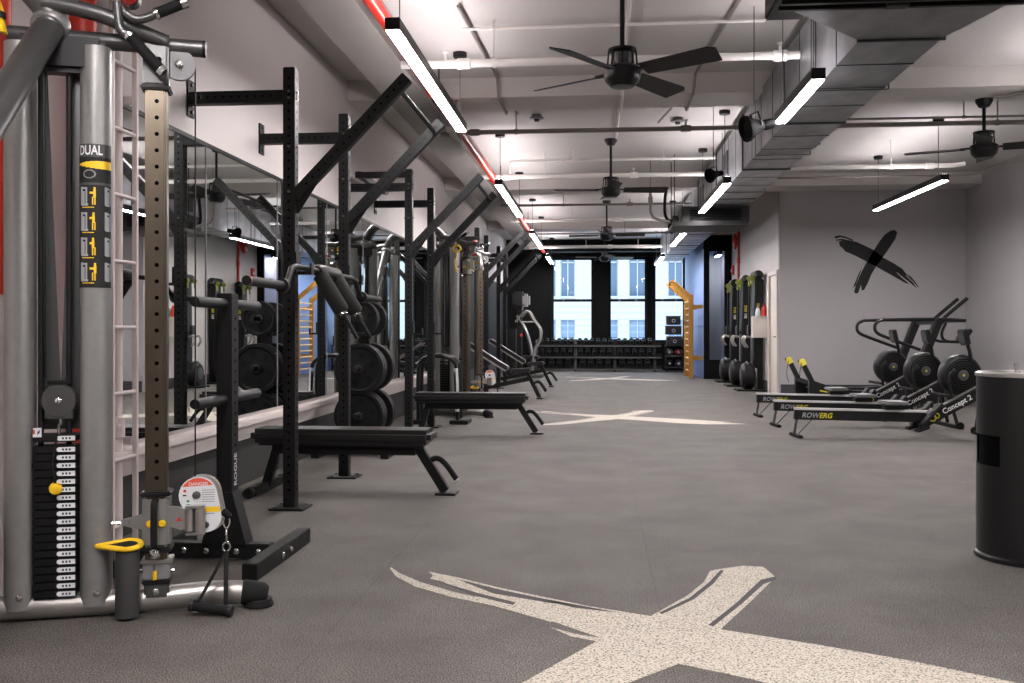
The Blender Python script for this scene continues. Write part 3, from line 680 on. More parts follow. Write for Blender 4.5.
# ================================================================== PLATE TREES
def plate_tree(x, y, label, levels, brand=False):
    t = Thing('plate_tree', label, 'plate tree', (x, y, 0), 'black plate trees')
    p = M('black_metal').box((x, y, .68), (.076, .09, 1.2), bev=.004)
    holes(p, x, y, .55, 1.2, .0508, ((1, 0), (-1, 0)), .0385)
    po = t.part('post', p)
    t.part('post_gusset', M('black_metal').prism([(-.11, .08), (.11, .08), (.105, .1), (.042, .33), (-.042, .33), (-.105, .1)], (x, y + .048, 0), (1, 0, 0), (0, 0, 1), .096), po)
    st = M('black_metal').bb(x - .32, x + .22, y - .035, y + .035, .012, .082, .004); st.m('chrome')
    for sx in (-.2, -.09, .06, .17): st.lathe([(.015, 0), (.015, .008), (.006, .014)], (x + sx, y - .035, .047), (0, -1, 0), 10)
    t.part('base_stem', st)
    for sx in (-.355, .255):
        f = M('black_metal').bb(x + sx - .035, x + sx + .035, y - .39, y + .39, 0, .076, .004); f.m('chrome')
        for sy in (-.06, .06): f.lathe([(.015, 0), (.015, .008), (.006, .014)], (x + sx + .035, y + sy, .04), (1, 0, 0), 10)
        t.part('base_foot', f)
    for z in levels:
        for e in (-1, 1):
            t.part('plate_peg', M('black_plastic').lathe([(.024, .04), (.025, .05), (.025, .365 if e < 0 else .395), (.022, .375 if e < 0 else .405), (.004, .376 if e < 0 else .406)], (x, y, z), (0, e, 0), 18))
    if brand:
        t.part('brand_lettering', M('text_white').text('ROGUE', (x + .0392, y + .016, .355), (0, 0, 1), (0, -1, 0), .047, bold=.012), po)
    return t
plate_tree(-1.78, 4.44, 'empty black plate tree with white lettering beside the first cable machine', (1.23, .775), True)
PTX, PTY = -2.08, 8.40
plate_tree(PTX, PTY, 'black plate tree loaded with round plates between the first two squat racks', (1.21, .77, .36))
def weight_plate(r, th):
    o = bpy.data.objects.new('weight_plate', None); COL.objects.link(o)
    prof = [(.026, -th / 2), (.05, -th / 2), (.055, -th * .32), (r * .62, -th * .25), (r * .8, -th * .25), (r * .86, -th / 2), (r * .98, -th / 2), (r, -th * .3), (r, th * .3), (r * .98, th / 2), (r * .86, th / 2), (r * .8, th * .25), (.055, th * .32), (.05, th / 2), (.026, th / 2), (.026, -th / 2)]
    m = M('black_iron').lathe(prof, (0, 0, 0), (0, 1, 0), 40, caps=False); m.m('dark_recess')
    for k in range(6):
        a = 2 * math.pi * k / 6 + .3
        for e in (-1, 1): m.disc((r * .56 * math.cos(a), e * (th * .275 + .0006), r * .56 * math.sin(a)), (0, e, 0), r * .13, 14)
    d = m.build('plate_disc', o)
    h = M('gun_tube').lathe([(.0255, -th * .55), (.036, -th * .55), (.036, th * .55), (.0255, th * .55), (.0255, -th * .55)], (0, 0, 0), (0, 1, 0), 20, caps=False).build('hub_ring', o)
    return o
plates = []
for z, e, r, th, n, nm in [(1.21, -1, .155, .045, 2, 'upper'), (.77, -1, .222, .05, 3, 'middle'), (.36, -1, .222, .05, 3, 'lower'), (1.21, 1, .155, .045, 2, 'upper'), (.77, 1, .222, .05, 2, 'middle'), (.36, 1, .222, .05, 2, 'lower')]:
    proto = None
    for k in range(n):
        side = 'bench side' if e < 0 else 'window side'
        off = .14 + (n - 1 - k) * (th + .006) if e < 0 else .14 + k * (th + .006)
        if proto is None: proto = o = weight_plate(r, th); index_kids()
        else: o = copy_tree(proto)
        word = {2: ('outermost', 'innermost'), 3: ('outermost', 'middle', 'innermost')}[n]
        kk = k if e < 0 else n - 1 - k
        place(o, (PTX, PTY + e * off, z - (.0256 - .025)), 0, '%s black plate on the %s peg at the %s of the loaded tree' % (word[kk], nm, 'cable machine side' if e < 0 else 'window side'), 'round plates on the loaded tree')
        o['category'] = 'weight plate'; tag(o, cat='weight plate')

# ================================================================== BENCHES
def flat_bench(loc, label, rz=0):
    o = bpy.data.objects.new('flat_bench', None); COL.objects.link(o)
    pd = M('black_vinyl').box((0, 0, .391), (1.24, .29, .095), bev=.03)
    pd.build('pad', o)
    M('black_plastic').box((0, 0, .332), (1.14, .22, .016), bev=.004).build('pad_board', o)
    M('black_metal').bb(-.5, .5, -.035, .035, .26, .326, .004).build('spine', o)
    lg_ = M('black_metal').bar((.50, 0, .335), (.70, 0, .02), .06, .06, (0, 1, 0), .004); lo = lg_.build('leg', o)
    M('black_metal').box((.71, 0, .008), (.14, .16, .016), bev=.004).build('foot_plate', lo)
    ln = M('black_metal').bar((-.46, 0, .33), (-.55, 0, .04), .06, .06, (0, 1, 0), .004); lo2 = ln.build('leg', o)
    M('black_metal').box((-.555, 0, .035), (.06, .52, .06), bev=.005).build('cross_foot', lo2)
    for s in (-1, 1): M('black_rubber').lathe([(.034, 0), (.036, .01), (.036, .05), (.03, .06)], (-.555, s * .27, .035), (0, s, 0), 14).build('wheel', lo2)
    hp = smooth([(.575, 0, .2), (.615, 0, .235), (.66, 0, .235), (.71, 0, .19), (.775, 0, .10)], 6)
    ho = M('black_rubber').tube(hp, .019, 12).build('grab_handle', o)
    M('label_white').lathe([(.019, 0), (.019, .006), (.01, .009)], hp[-1], (hp[-1] - hp[-2]), 12).build('end_cap', ho)
    return tag(place(o, loc, rz, label, 'flat benches'), cat='bench')
flat_bench((-1.725, 6.36, 0), 'black flat bench with padded top inside the first squat rack', math.radians(-1))
index_kids()
b2 = copy_tree(bpy.data.objects['flat_bench'])
tag(place(b2, (-1.36, 10.15, 0), 0, 'black flat bench with padded top inside the second squat rack', 'flat benches'), cat='bench')
def adjustable_bench(loc, label):
    o = bpy.data.objects.new('adjustable_bench', None); COL.objects.link(o)
    M('black_vinyl').box((.24, 0, .455), (.34, .28, .07), R=Matrix.Rotation(math.radians(-4), 3, 'Y'), bev=.02).build('seat_pad', o)
    R = Matrix.Rotation(math.radians(32), 3, 'Y')
    c = V((.04, 0, .46)) + R @ V((-.43, 0, .02))
    bo = M('black_vinyl').box(c, (.84, .29, .07), R=R, bev=.02).build('back_pad', o)
    M('silver_tube').bar(c + R @ V((-.45, -.12, -.045)), c + R @ V((.40, -.12, -.045)), .03, .03, (0, 1, 0), .003).bar(c + R @ V((-.45, .12, -.045)), c + R @ V((.40, .12, -.045)), .03, .03, (0, 1, 0), .003).build('back_rail', bo)
    M('black_metal').bar((-.75, 0, .09), (.42, 0, .33), .07, .07, (0, 0, 1), .004).build('spine', o)
    M('black_metal').tube(arc((-.1, .03, .36), .3, .25, math.pi * .65, math.pi * 1.15, 10), .016, 8).build('angle_ladder', o)
    lo = M('black_metal').bar((.36, 0, .40), (.55, 0, .02), .06, .06, (0, 1, 0), .004).build('leg', o)
    M('black_metal').box((.56, 0, .012), (.1, .34, .024), bev=.004).build('foot', lo)
    l2 = M('black_metal').bar((-.2, 0, .25), (-.2, 0, .46), .05, .05, (0, 1, 0), .003).build('support_post', o)
    M('black_metal').box((-.78, 0, .05), (.07, .5, .07), bev=.005).build('cross_foot', o)
    for s in (-1, 1): M('black_rubber').lathe([(.05, 0), (.055, .01), (.055, .04), (.045, .05)], (-.78, s * .24, .056), (0, s, 0), 16).build('wheel', o)
    for s in (-.1, .1):
        hp = smooth([(.45, s, .24), (.50, s, .27), (.56, s, .26), (.66, s, .12)], 5)
        M('black_rubber').tube(hp, .018, 10).build('grab_handle', o)
    return tag(place(o, loc, 0, label, 'adjustable benches'), cat='bench')
adjustable_bench((-1.50, 15.45, 0), 'black adjustable bench with raised backrest inside the third squat rack')
index_kids()
b3 = copy_tree(bpy.data.objects['adjustable_bench'])
tag(place(b3, (-1.47, 18.75, 0), 0, 'black adjustable bench with raised backrest inside the squat rack by the window wall', 'adjustable benches'), cat='bench')

# ================================================================== CABLE MACHINES
class Loc:
    def __init__(s, C, u):
        s.C = V(C); s.u = V((u[0], u[1], 0)).normalized(); s.n = V((s.u.y, -s.u.x, 0))
        if s.n.y > 0: s.n = -s.n
        s.R = Matrix((s.u, -s.n, V((0, 0, 1)))).transposed()
        s.ang = math.atan2(s.u.y, s.u.x)
    def w(s, a, b, z): return s.C + s.u * a + s.n * b + V((0, 0, z))
    def q(s, px, py, b=0.0):
        r = ray(px, py); o = s.C + s.n * b
        det = r.x * (-s.u.y) + s.u.x * r.y
        t = (o.x * (-s.u.y) + s.u.x * o.y) / det
        return V((r.x * t, r.y * t, EYE + r.z * t))
    def box(s, m, a0, a1, b0, b1, z0, z1, bev=0.0): return m.box(s.w((a0 + a1) / 2, (b0 + b1) / 2, (z0 + z1) / 2), (a1 - a0, b1 - b0, z1 - z0), bev=bev, R=s.R)
def hull(c1, r1, c2, r2, n=14):
    c1, c2 = V((*c1, 0)), V((*c2, 0)); d = c2 - c1; L = d.length; base = math.atan2(d.y, d.x); off = math.acos((r1 - r2) / L)
    pts = []
    for i in range(n + 1):
        a = base + off + (2 * math.pi - 2 * off) * i / n; pts.append((c1.x + r1 * math.cos(a), c1.y + r1 * math.sin(a)))
    for i in range(n + 1):
        a = base - off + 2 * off * i / n; pts.append((c2.x + r2 * math.cos(a), c2.y + r2 * math.sin(a)))
    return pts
def half_machine(t, C, u, zt, Ycen, detail):
    L = Loc(C, u); up = V((0, 0, 1))
    base_s = smooth([L.w(-.75, 0, .05), L.w(-.3, 0, .05), L.w(-.05, 0, .052), L.w(.2, 0, .062), L.w(.35, 0, .055)], 4)
    bo = t.part('base_tube', M('silver_tube').tube(base_s, .046, 14))
    t.part('rubber_foot', M('black_rubber').tube([L.w(.315, 0, .056), L.w(.33, 0, .056), L.w(.40, 0, .046), L.w(.42, 0, .042)], [.044, .050, .046, .034], 14).m('black_rubber').lathe([(.058, 0), (.06, .006), (.05, .03)], L.w(.385, 0, 0), seg=18), bo)
    # shrouds of the weight tower
    def sh(ac, wd):
        pr = [(wd / 2 * math.cos(q), .058 * (abs(math.sin(q)) ** .8)) for q in [math.pi * i / 16 for i in range(17)]]
        pr += [(-wd / 2, -.03), (-wd / 2 + .01, -.045), (wd / 2 - .01, -.045), (wd / 2, -.03)]
        return [(ac + x, y) for x, y in pr]
    for ac, wd in ((-.492, .106), (-.222, .112)):
        so = t.part('shroud', M('silver_paint').prism(sh(ac, wd), L.w(0, 0, .05), L.u, L.n, -2.14))
        t.part('bolt', M('chrome').lathe([(.013, 0), (.013, .005), (.005, .009)], L.w(ac + .012, .054, .1), L.n, 12), so)
        if detail and ac > -.3:
            wd2 = wd + .003
            def P(s_, z): # s_: 0 inner edge .. 1 outer edge of the curved front
                q = math.pi * (1 - s_); return L.w(ac + wd2 / 2 * math.cos(q), (.058 * (abs(math.sin(q)) ** .8)) + .002, z)
            def strip(m, s0, s1, z0, z1, n=12, lift=0.0):
                for i in range(n):
                    a, b = s0 + (s1 - s0) * i / n, s0 + (s1 - s0) * (i + 1) / n
                    m._face([m.bm.verts.new(P(x, z) + L.n * lift) for x, z in ((a, z0), (b, z0), (b, z1), (a, z1))])
            dm = M('decal_black'); strip(dm, .06, .95, 1.265, 1.80, 16)
            dm.m('dark_grey'); strip(dm, .06, .95, 1.762, 1.812, 16, .0006); strip(dm, .06, .95, 1.655, 1.665, 16, .0006)
            do = t.part('instruction_panel', dm, so)
            gm = M('yellow')
            for i in range(8):
                a = .14 + .1 * i; z = 1.735; hgt = .018 * math.sin(min(1, (i + 1) / 6) * math.pi / 2); 
                strip(gm, a, a + .1, z - hgt, z + hgt * .7, 2, .0009)
            gm.m('mid_grey')
            for k in range(10): 
                a0_, a1_ = 2 * math.pi * k / 10, 2 * math.pi * (k + 1) / 10
                gm._face([gm.bm.verts.new(P(.42 + rr * .9 * math.cos(a_), 1.697 + rr * .11 * math.sin(a_)) + L.n * .001) for rr, a_ in ((.12, a0_), (.16, a0_), (.16, a1_), (.12, a1_))])
            t.part('emblem_band', gm, do)
            for k in range(4):
                z = 1.61 - k * .096
                gm = M('text_grey')
                for s0, s1, za, zb in ((.1, .17, 0, .06), (.17, .22, 0, .045), (.12, .3, -.003, .004), (.24, .28, .004, .055), (.1, .28, .052, .058)):
                    strip(gm, s0 + .1, s1 + .1, z - .03 + za * 1.15, z - .03 + zb * 1.15, 3, .001)
                    strip(gm, min(s0 + .64, .93), min(s1 + .64, .94), z - .03 + za * 1.15, z - .03 + zb * 1.15, 2, .001)
                t.part('machine_icon', gm, do); gm = M('yellow')
                lean = (0.02, 0, -.01, .03)[k]
                for s0, s1, za, zb in ((.36 + lean, .40 + lean, .048, .058), (.355 + lean, .405 + lean, .024, .048), (.35, .375, 0, .026), (.395, .42, 0, .026), (.30, .36 + lean, .036, .043)):
                    strip(gm, s0 + .13, s1 + .13, z - .03 + za * 1.15, z - .03 + zb * 1.15, 2, .001)
                gm.m('yellow'); strip(gm, .25, .52, z - .041, z - .038, 3, .001)
                t.part('instruction_figure', gm, do)
            tm = MB().m('text_white').text('DUAL', (0, 0, 0), (1, 0, 0), (0, 1, 0), 1.0, 0, bold=.02)
            for v in tm.bm.verts:
                x, y = v.co.x, v.co.y; v.co = P(.17 + x * .20, 1.771 + y * .05) + L.n * .0016
            t.part('lettering', tm, do)
    # inner guards, rods, stack
    for pts in ([(-.436, 2.1), (-.405, 2.1), (-.352, .72), (-.436, .72)], [(-.27, 2.1), (-.318, 2.1), (-.362, .72), (-.27, .72)]):
        t.part('inner_guard', M('gun_tube').prism(pts[::-1] if pts[0][0] > -.4 else pts, L.w(0, -.05, 0), L.u, up, .004))
    for a in (-.418, -.318): t.part('guide_rod', M('black_metal').cyl(L.w(a, 0, .09), L.w(a, 0, 2.12), .011, seg=10))
    for k in range(20):
        z = .09 + k * .0304
        if k == 19: z += .012
        po = t.part('stack_plate', L.box(M('black_iron'), -.437, -.285, -.045, .045, z, z + .0275, .003))
        if detail:
            lb = M('label_white'); c = L.w(-.318, .0456, z + .014)
            lb.prism([(-.026 + .009 * math.cos(q), .009 * math.sin(q)) for q in [math.pi / 2 + math.pi * i / 6 for i in range(7)]] + [(.03, -.009), (.03, .009)], c, L.u, up, .001)
            lb.m('dark_grey')
            for d in range(3): lb.prism([(-.016 + d * .012, -.004), (-.009 + d * .012, -.004), (-.009 + d * .012, .004), (-.016 + d * .012, .004)], c + L.n * .0012, L.u, up, .0004)
            t.part('weight_label', lb, po)
    if detail:
        t.part('stack_sticker', M('label_white').prism([(-.435, .70), (-.405, .70), (-.405, .735), (-.435, .735)], L.w(0, .047, 0), L.u, up, .001).m('red').prism([(-.434, .712), (-.428, .712), (-.428, .728), (-.434, .728)], L.w(0, .0485, 0), L.u, up, .0005).m('black_hole').prism([(-.42, .708), (-.412, .716), (-.41, .728), (-.418, .72)], L.w(0, .0485, 0), L.u, up, .0005))
        t.part('selector_pin', M('yellow').lathe([(.006, 0), (.02, .012), (.024, .02), (.02, .03), (.006, .034)], L.w(-.352, .046, .507), L.n, 18).m('black_rubber').tube(smooth([L.w(-.352, .07, .515), L.w(-.358, .075, .6), L.w(-.352, .05, .70)], 5), .004, 6))
    pb = M('gun_tube').lathe([(.012, -.02), (.06, -.02), (.064, -.014), (.064, .014), (.06, .02), (.012, .02)], L.w(-.35, .01, .835), L.n, 26)
    L.box(pb, -.40, -.30, -.005, .028, .765, .80, .004); pb.m('chrome').lathe([(.012, .03), (.012, .036), (.004, .04)], L.w(-.35, .0, .835), L.n, 10)
    L.box(pb.m('black_metal'), -.39, -.31, -.008, .03, .897, .912, .003)
    pb.m('chrome').tube(smooth([L.w(-.35, .01, .775), L.w(-.345, .01, .75), L.w(-.352, .01, .73), L.w(-.352, .01, .70)], 4), .007, 8)
    t.part('stack_pulley', pb)
    t.part('cable', M('black_metal').cyl(L.w(-.40, .012, .92), L.w(-.40, .012, 2.1), .003, seg=6))
    # head and top tube
    hb = L.box(M('black_plastic'), -.505, -.185, -.05, .05, 2.085, 2.225, .02)
    t.part('head_box', hb)
    tt = M('gun_tube').cyl(L.w(-.535, -.01, 2.228), L.w(.175, -.01, 2.218), .033, seg=18)
    to = t.part('top_tube', tt)
    t.part('end_cap', M('black_plastic').cyl(L.w(.17, -.01, 2.218), L.w(.182, -.01, 2.218), .0335, seg=18), to)
    # column
    cm = L.box(M('nickel'), -.040, .040, -.04, .04, .085, 2.12, .008)
    cm.m('black_hole')
    for k in range(28): cm.disc(L.w(.004, .0406, .34 + k * .0635), L.n, .0085, 10)
    co = t.part('pulley_column', cm)
    L.box(M('gun_tube'), -.05, .05, -.05, .05, 2.045, 2.23, .01)
    sl = L.box(M('gun_tube'), -.048, .048, -.048, .048, 2.05, 2.215, .01)
    L.box(sl.m('black_plastic'), -.056, .056, -.056, .056, 2.035, 2.055, .006)
    sl.m('black_hole').disc(L.w(.012, .0488, 2.15), L.n, .012, 10).disc(L.w(.012, .0488, 2.11), L.n, .01, 10)
    t.part('top_sleeve', sl, co)
    pu = M('mid_grey').lathe([(.004, -.012), (.06, -.012), (.055, 0), (.06, .012), (.004, .012)], L.w(.085, 0, 2.145), L.n, 26)
    pu.m('chrome').lathe([(.016, .012), (.016, .02), (.006, .024)], L.w(.085, 0, 2.145), L.n, 10)
    t.part('top_pulley', pu)
    t.part('column_cable', M('black_metal').cyl(L.w(.143, 0, .5), L.w(.143, 0, 2.14), .003, seg=6))
    # base collar
    bc = L.box(M('gun_tube'), -.044, .05, -.045, .045, .06, .125, .008)
    L.box(bc.m('black_plastic'), -.05, .055, -.05, .05, .118, .136, .004)
    L.box(bc.m('mid_grey'), -.048, .052, -.05, .05, .136, .205, .006)
    L.box(bc.m('silver_tube'), -.056, .06, -.056, .056, .2, .212, .003)
    bc.m('chrome').lathe([(.014, 0), (.014, .006), (.006, .01)], L.w(0, .045, .09), L.n, 12)
    bc.cyl(L.w(-.002, .05, .195), L.w(-.002, .05, .175), .005, seg=8).m('yellow').cyl(L.w(-.002, .056, .175), L.w(-.002, .056, .14), .008, seg=10)
    for s in (-.055, .06): bc.m('chrome').lathe([(.01, -.008), (.01, .008)], L.w(s, .02, .165), L.u, 10)
    t.part('base_collar', bc, co)
    # trolley that slides on the column
    tr_ = L.box(M('silver_paint'), -.05, .052, -.05, .05, zt - .1, zt + .1, .012)
    L.box(tr_.m('black_plastic'), -.056, .058, -.056, .056, zt + .1, zt + .118, .005)
    L.box(tr_, -.056, .058, -.056, .056, zt - .118, zt - .1, .005)
    tro = t.part('trolley', tr_)
    t.part('grip', M('black_rubber').tube(smooth([L.w(.0, .05, zt + .085), L.w(.0, .085, zt + .08), L.w(.0, .095, zt + .05), L.w(.0, .095, zt - .06), L.w(.0, .09, zt - .085)], 4), .0125, 10).m('chrome').lathe([(.008, -.02), (.02, -.012), (.022, 0), (.018, .012), (.006, .018)], L.w(0, .085, zt - .115), (0, 0, 1), 14), tro)
    for s in (-1, 1): t.part('release_button', M('yellow').lathe([(.014, 0), (.015, .006), (.01, .012)], L.w(s * .022 + .003, .05, zt - .005), L.n, 14), tro)
    br = M('silver_paint').prism([(.05, zt - .02), (.05, zt + .06), (.085, zt + .055), (.125, zt + .035), (.125, zt - .03), (.09, zt - .035)], L.w(0, .03, 0), L.u, up, .012)
    t.part('bracket', br, tro); br = MB().m('silver_paint')
    br.m('red').prism([(.075, zt), (.098, zt), (.087, zt + .018)], L.w(0, .0425, 0), L.u, up, .0012); t.part('warning_triangle', br, tro); br = M('silver_paint')
    br.prism([(-.05, zt + .03), (-.05, zt - .03), (-.09, zt - .02), (-.125, zt - .01), (-.125, zt + .012), (-.09, zt + .02)], L.w(0, .02, 0), L.u, up, .012)
    br.m('chrome').lathe([(.008, 0), (.008, .02)], L.w(-.1, .03, zt + .002), L.n, 8).cyl(L.w(-.13, .03, zt), L.w(-.16, .03, zt), .007, seg=8)
    t.part('stop_bracket', br, tro)
    hi = M('silver_tube').cyl(L.w(.125, .04, zt - .04), L.w(.125, .04, zt + .055), .018, seg=14).cyl(L.w(.165, .05, zt - .045), L.w(.165, .05, zt + .05), .02, seg=14)
    L.box(hi.m('chrome'), .11, .185, .02, .065, zt + .05, zt + .06, .003); L.box(hi, .11, .185, .02, .065, zt - .055, zt - .045, .003)
    t.part('hinge', hi, tro)
    hz = zt + .028
    h1 = hull((.155, zt + .095), .072, (.184, zt + .008), .06)
    hs_ = M('silver_tube').prism([(x + .014, y + .004) for x, y in h1], L.w(0, -.03, 0), L.u, up, .05)
    ho = t.part('pulley_housing', hs_, tro)
    t.part('label_plate', M('label_white').prism(h1, L.w(0, .02, 0), L.u, up, .006), ho)
    dm = M('orange_red')
    c1 = (.155, zt + .095)
    band = [(c1[0] + .068 * math.cos(q), c1[1] + .068 * math.sin(q)) for q in [math.radians(35) + math.radians(115) * i / 12 for i in range(13)]]
    dm.prism(band, L.w(0, .0265, 0), L.u, up, .0005)
    dm.m('yellow').prism([(.178, hz + .0), (.238, hz + .0), (.236, hz + .02), (.178, hz + .02)], L.w(0, .0265, 0), L.u, up, .0005)
    dm.m('mid_grey')
    for q in range(8): dm.prism([(.17, hz + .085 - q * .009 - (.03 if q > 5 else 0)), (.218, hz + .085 - q * .009 - (.03 if q > 5 else 0)), (.218, hz + .0875 - q * .009 - (.03 if q > 5 else 0)), (.17, hz + .0875 - q * .009 - (.03 if q > 5 else 0))], L.w(0, .0265, 0), L.u, up, .0004)
    dm.m('green').disc(L.w(.118, .0272, hz + .045), L.n, .006, 8); dm.m('red').disc(L.w(.106, .0272, hz + .085), L.n, .006, 8)
    dm.m('black_hole')
    for sx, sz in ((.098, .065), (.112, .028)): dm.prism([(sx, hz + sz), (sx + .014, hz + sz), (sx + .014, hz + sz + .005), (sx, hz + sz + .005)], L.w(0, .0272, 0), L.u, up, .0003)
    t.part('label_marking', dm, ho); dm = MB()
    dm.m('gun_tube').lathe([(.016, 0), (.016, .008), (.007, .012)], L.w(.150, .026, hz + .068), L.n, 12)
    t.part('bolt', dm, ho)
    t.part('bolt', M('gun_tube').lathe([(.012, 0), (.012, .008), (.005, .012)], L.w(.186, .026, hz - .05), L.n, 12), ho)
    if detail: t.part('lettering', M('text_white').text('DANGER', L.w(.120, .0275, zt + .134), L.u, up, .018, .0006, bold=.01), ho)
    # yellow rimmed holder beside the column
    tear = []
    for i in range(28):
        q = 2 * math.pi * i / 28; r_ = .05
        x, y = .05 * math.cos(q), .042 * math.sin(q)
        if x < 0: x *= 2.1; y *= (1 + x / .105 * .82) if x > -.105 else .15
        tear.append((x - .098, y + .08))
    cz = .285
    cup = M('gun_tube'); n = len(tear)
    cxm = -.098
    rings = []
    for z, sc in ((.012, .86), (.03, .9), (.262, .92)):
        rings.append([cup.bm.verts.new(L.w(cxm + ((max(x - cxm, -.046)) * sc), .08 + (y - .08) * sc, z)) for x, y in [(p[0], p[1]) if p[0] > cxm else (cxm - .05 * math.sin(math.acos(max(-1, min(1, (p[1] - .08) / .042)))), p[1]) for p in [(.05 * math.cos(2 * math.pi * i / n) + cxm, .042 * math.sin(2 * math.pi * i / n) + .08) for i in range(n)]]])
    for a_, b_ in zip(rings, rings[1:]):
        for k in range(n): cup._face([a_[k], a_[(k + 1) % n], b_[(k + 1) % n], b_[k]])
    cup._face(rings[0][::-1])
    cuo = t.part('holder_body', cup)
    t.part('holder_rim', M('yellow').tube([L.w(x, y, cz + (.08 - y) * .2) for x, y in tear], .0105, 8, closed=True, flat=1.0), cuo)
    t.part('holder_insert', M('black_rubber').prism(tear, L.w(0, 0, cz - .002 + .08 * .2), L.u, L.n - V((0, 0, .2)), -.004), cuo)
    # big sloping arm, pull-up frame and grips
    pc = L.w(-.38, .03, 2.255)
    pe = V((-1.97, Ycen, 1.50)); ex = pc + (pe - pc) * 1.05
    t.part('main_arm', M('gun_tube').tube([pc, pc + (pe - pc) * .5, ex], [.058, .062, .064], 18, flat=.8))
    t.part('arm_collar', M('silver_paint').lathe([(.062, -.02), (.068, -.012), (.068, .03), (.06, .04)], pc, (pc - pe), 20))
    ub = smooth([pc, pc + V((-.01, .0, .07)), pc + V((-.08, -.05, .16)), pc + V((-.16, -.1, .22))], 5)
    t.part('upper_arm', M('gun_tube').tube(ub, .055, 16))
    fr_ = smooth([L.w(-.40, .06, 2.335), L.w(-.30, .06, 2.325), L.w(-.18, .06, 2.30), L.w(-.09, .05, 2.265), L.w(.04, .02, 2.225)], 5)
    fo_ = t.part('pull_up_frame', M('gun_tube').tube(fr_, .03, 14))
    for pts, g0, g1, cap in (([(117, 2), (118, 14), (121, 30), (131, 37)], (131, 37), (160, 69), (164, 73)), ([(124, 12), (135, 19), (146, 18), (158, 13)], (158, 13), (181, 4), (187, 2))):
        if detail: W_ = lambda p: L.q(p[0], p[1], .10)
        else:
            L0 = Loc((-1.72, 3.58, 0), (.948, .319))
            def W_(p):
                d = L0.q(p[0], p[1], .10) - L0.C; return L.w(d.dot(L0.u), d.dot(L0.n), d.z)
        gp = t.part('handle_tube', M('gun_tube').tube(smooth([W_(p) for p in pts], 4), .017, 12), fo_)
        t.part('rubber_grip', M('black_rubber').cyl(W_(g0), W_(g1), .021, seg=14).m('chrome').cyl(W_(g1), W_(cap), .022, seg=14).cyl(W_(g0), W_(g0) + (W_(g0) - W_(g1)).normalized() * .012, .024, seg=14), fo_)
    t.part('end_plug', M('dark_red').lathe([(.035, 0), (.035, .01), (.028, .016), (.004, .018)], L.w(-.09, .085, 2.375), L.n, 20).m('gun_tube').lathe([(.038, -.05), (.038, 0)], L.w(-.09, .085, 2.375), L.n, 20), fo_)
    return L
t = Thing('cable_machine', 'big silver cable machine with twin shrouds and weight stack by the white wall ladder', 'cable machine', (-1.9, 2.69, 0), 'dual column cable machines')
LM = half_machine(t, (-1.72, 3.58, 0), (.948, .319), .36, 2.69, True)
t.part('center_post', M('gun_tube').cyl((-1.97, 2.69, 0.05), (-1.97, 2.69, 1.55), .06, seg=18))
t = Thing('cable_machine', 'silver cable machine with two columns between the second and third squat racks', 'cable machine', (-1.9, 12.95, 0), 'dual column cable machines')
half_machine(t, (-1.69, 12.17, 0), (.82, -.57), 1.93, 12.95, False)
half_machine(t, (-1.72, 13.72, 0), (.87, .49), .36, 12.95, False)
t.part('center_post', M('gun_tube').cyl((-1.97, 12.95, 0.0), (-1.97, 12.95, 1.55), .06, seg=18))

# handle hanging from the first machine's pulley, lying against its base tube
t = Thing('hand_stirrup', 'black strap handle with carabiner hanging from the danger labelled pulley', 'cable handle', LM.w(.27, .05, 0))
c0 = LM.w(.262, .02, .375)
cb = M('chrome')
cb.tube(arc(c0 + V((0, 0, -.03)), .012, .026, 0, 2 * math.pi, 16, LM.u)[:-1], .0035, 6, closed=True)
cb.tube(arc(c0 + V((0, 0, -.085)), .012, .03, 0, 2 * math.pi, 16, LM.n)[:-1], .0035, 6, closed=True)
cb.tube(arc(c0 + V((0, 0, -.13)), .014, .018, 0, 2 * math.pi, 16, LM.u)[:-1], .004, 6, closed=True)
t.part('carabiner', cb)
t.part('stopper', M('black_rubber').lathe([(.008, -.02), (.014, -.014), (.015, .014), (.009, .022)], c0 + LM.u * .0 + V((0, 0, .0)), LM.u * -.6 + V((0, 0, .6)), 16))
ga, gb = LM.q(196, 606, .10), LM.q(226, 613, .13)
ga.z = max(ga.z, .024); gb.z = max(gb.z, .024)
top = c0 + V((0, 0, -.145))
for e in (ga, gb):
    mid = (top + e) / 2 + LM.n * .02
    t.part('strap', M('black_rubber').tube(smooth([top, mid, e], 8), .009, 8, flat=.35))
t.part('grip', M('black_rubber').cyl(ga - (gb - ga) * .1, gb + (gb - ga) * .1, .02, seg=16).m('black_plastic').cyl(gb + (gb - ga) * .08, gb + (gb - ga) * .2, .024, seg=16).cyl(ga - (gb - ga) * .08, ga - (gb - ga) * .2, .024, seg=16))
# yellow training strap on the arm of the first machine
t = Thing('training_strap', 'yellow training strap with black buckle hanging at the top of the big cable machine', 'strap', LM.q(0, 20, .16))
sp = [LM.q(x, y, .16) for x, y in ((-14, -30), (-8, -12), (-2, 4), (1, 14))]
t.part('webbing', M('yellow').tube(smooth(sp, 4), .024, 8, flat=.3))
t.part('buckle', M('black_plastic').tube([LM.q(1, 12, .16), LM.q(1, 18, .16)], .022, 8, flat=.6))
t.part('tail', M('yellow').tube([LM.q(1, 17, .16), LM.q(2, 25, .16), LM.q(3, 33, .16)], [.012, .02, .026], 8, flat=.4))
t = Thing('training_strap', 'yellow training strap hanging on the upper pulley of the second cable machine', 'strap', (-1.80, 12.0, 1.9))
t.part('webbing', M('yellow').tube(smooth([(-1.80, 12.0, 2.12), (-1.79, 11.99, 2.05), (-1.82, 11.99, 1.98), (-1.79, 11.99, 1.85)], 5), .024, 8, flat=.35))
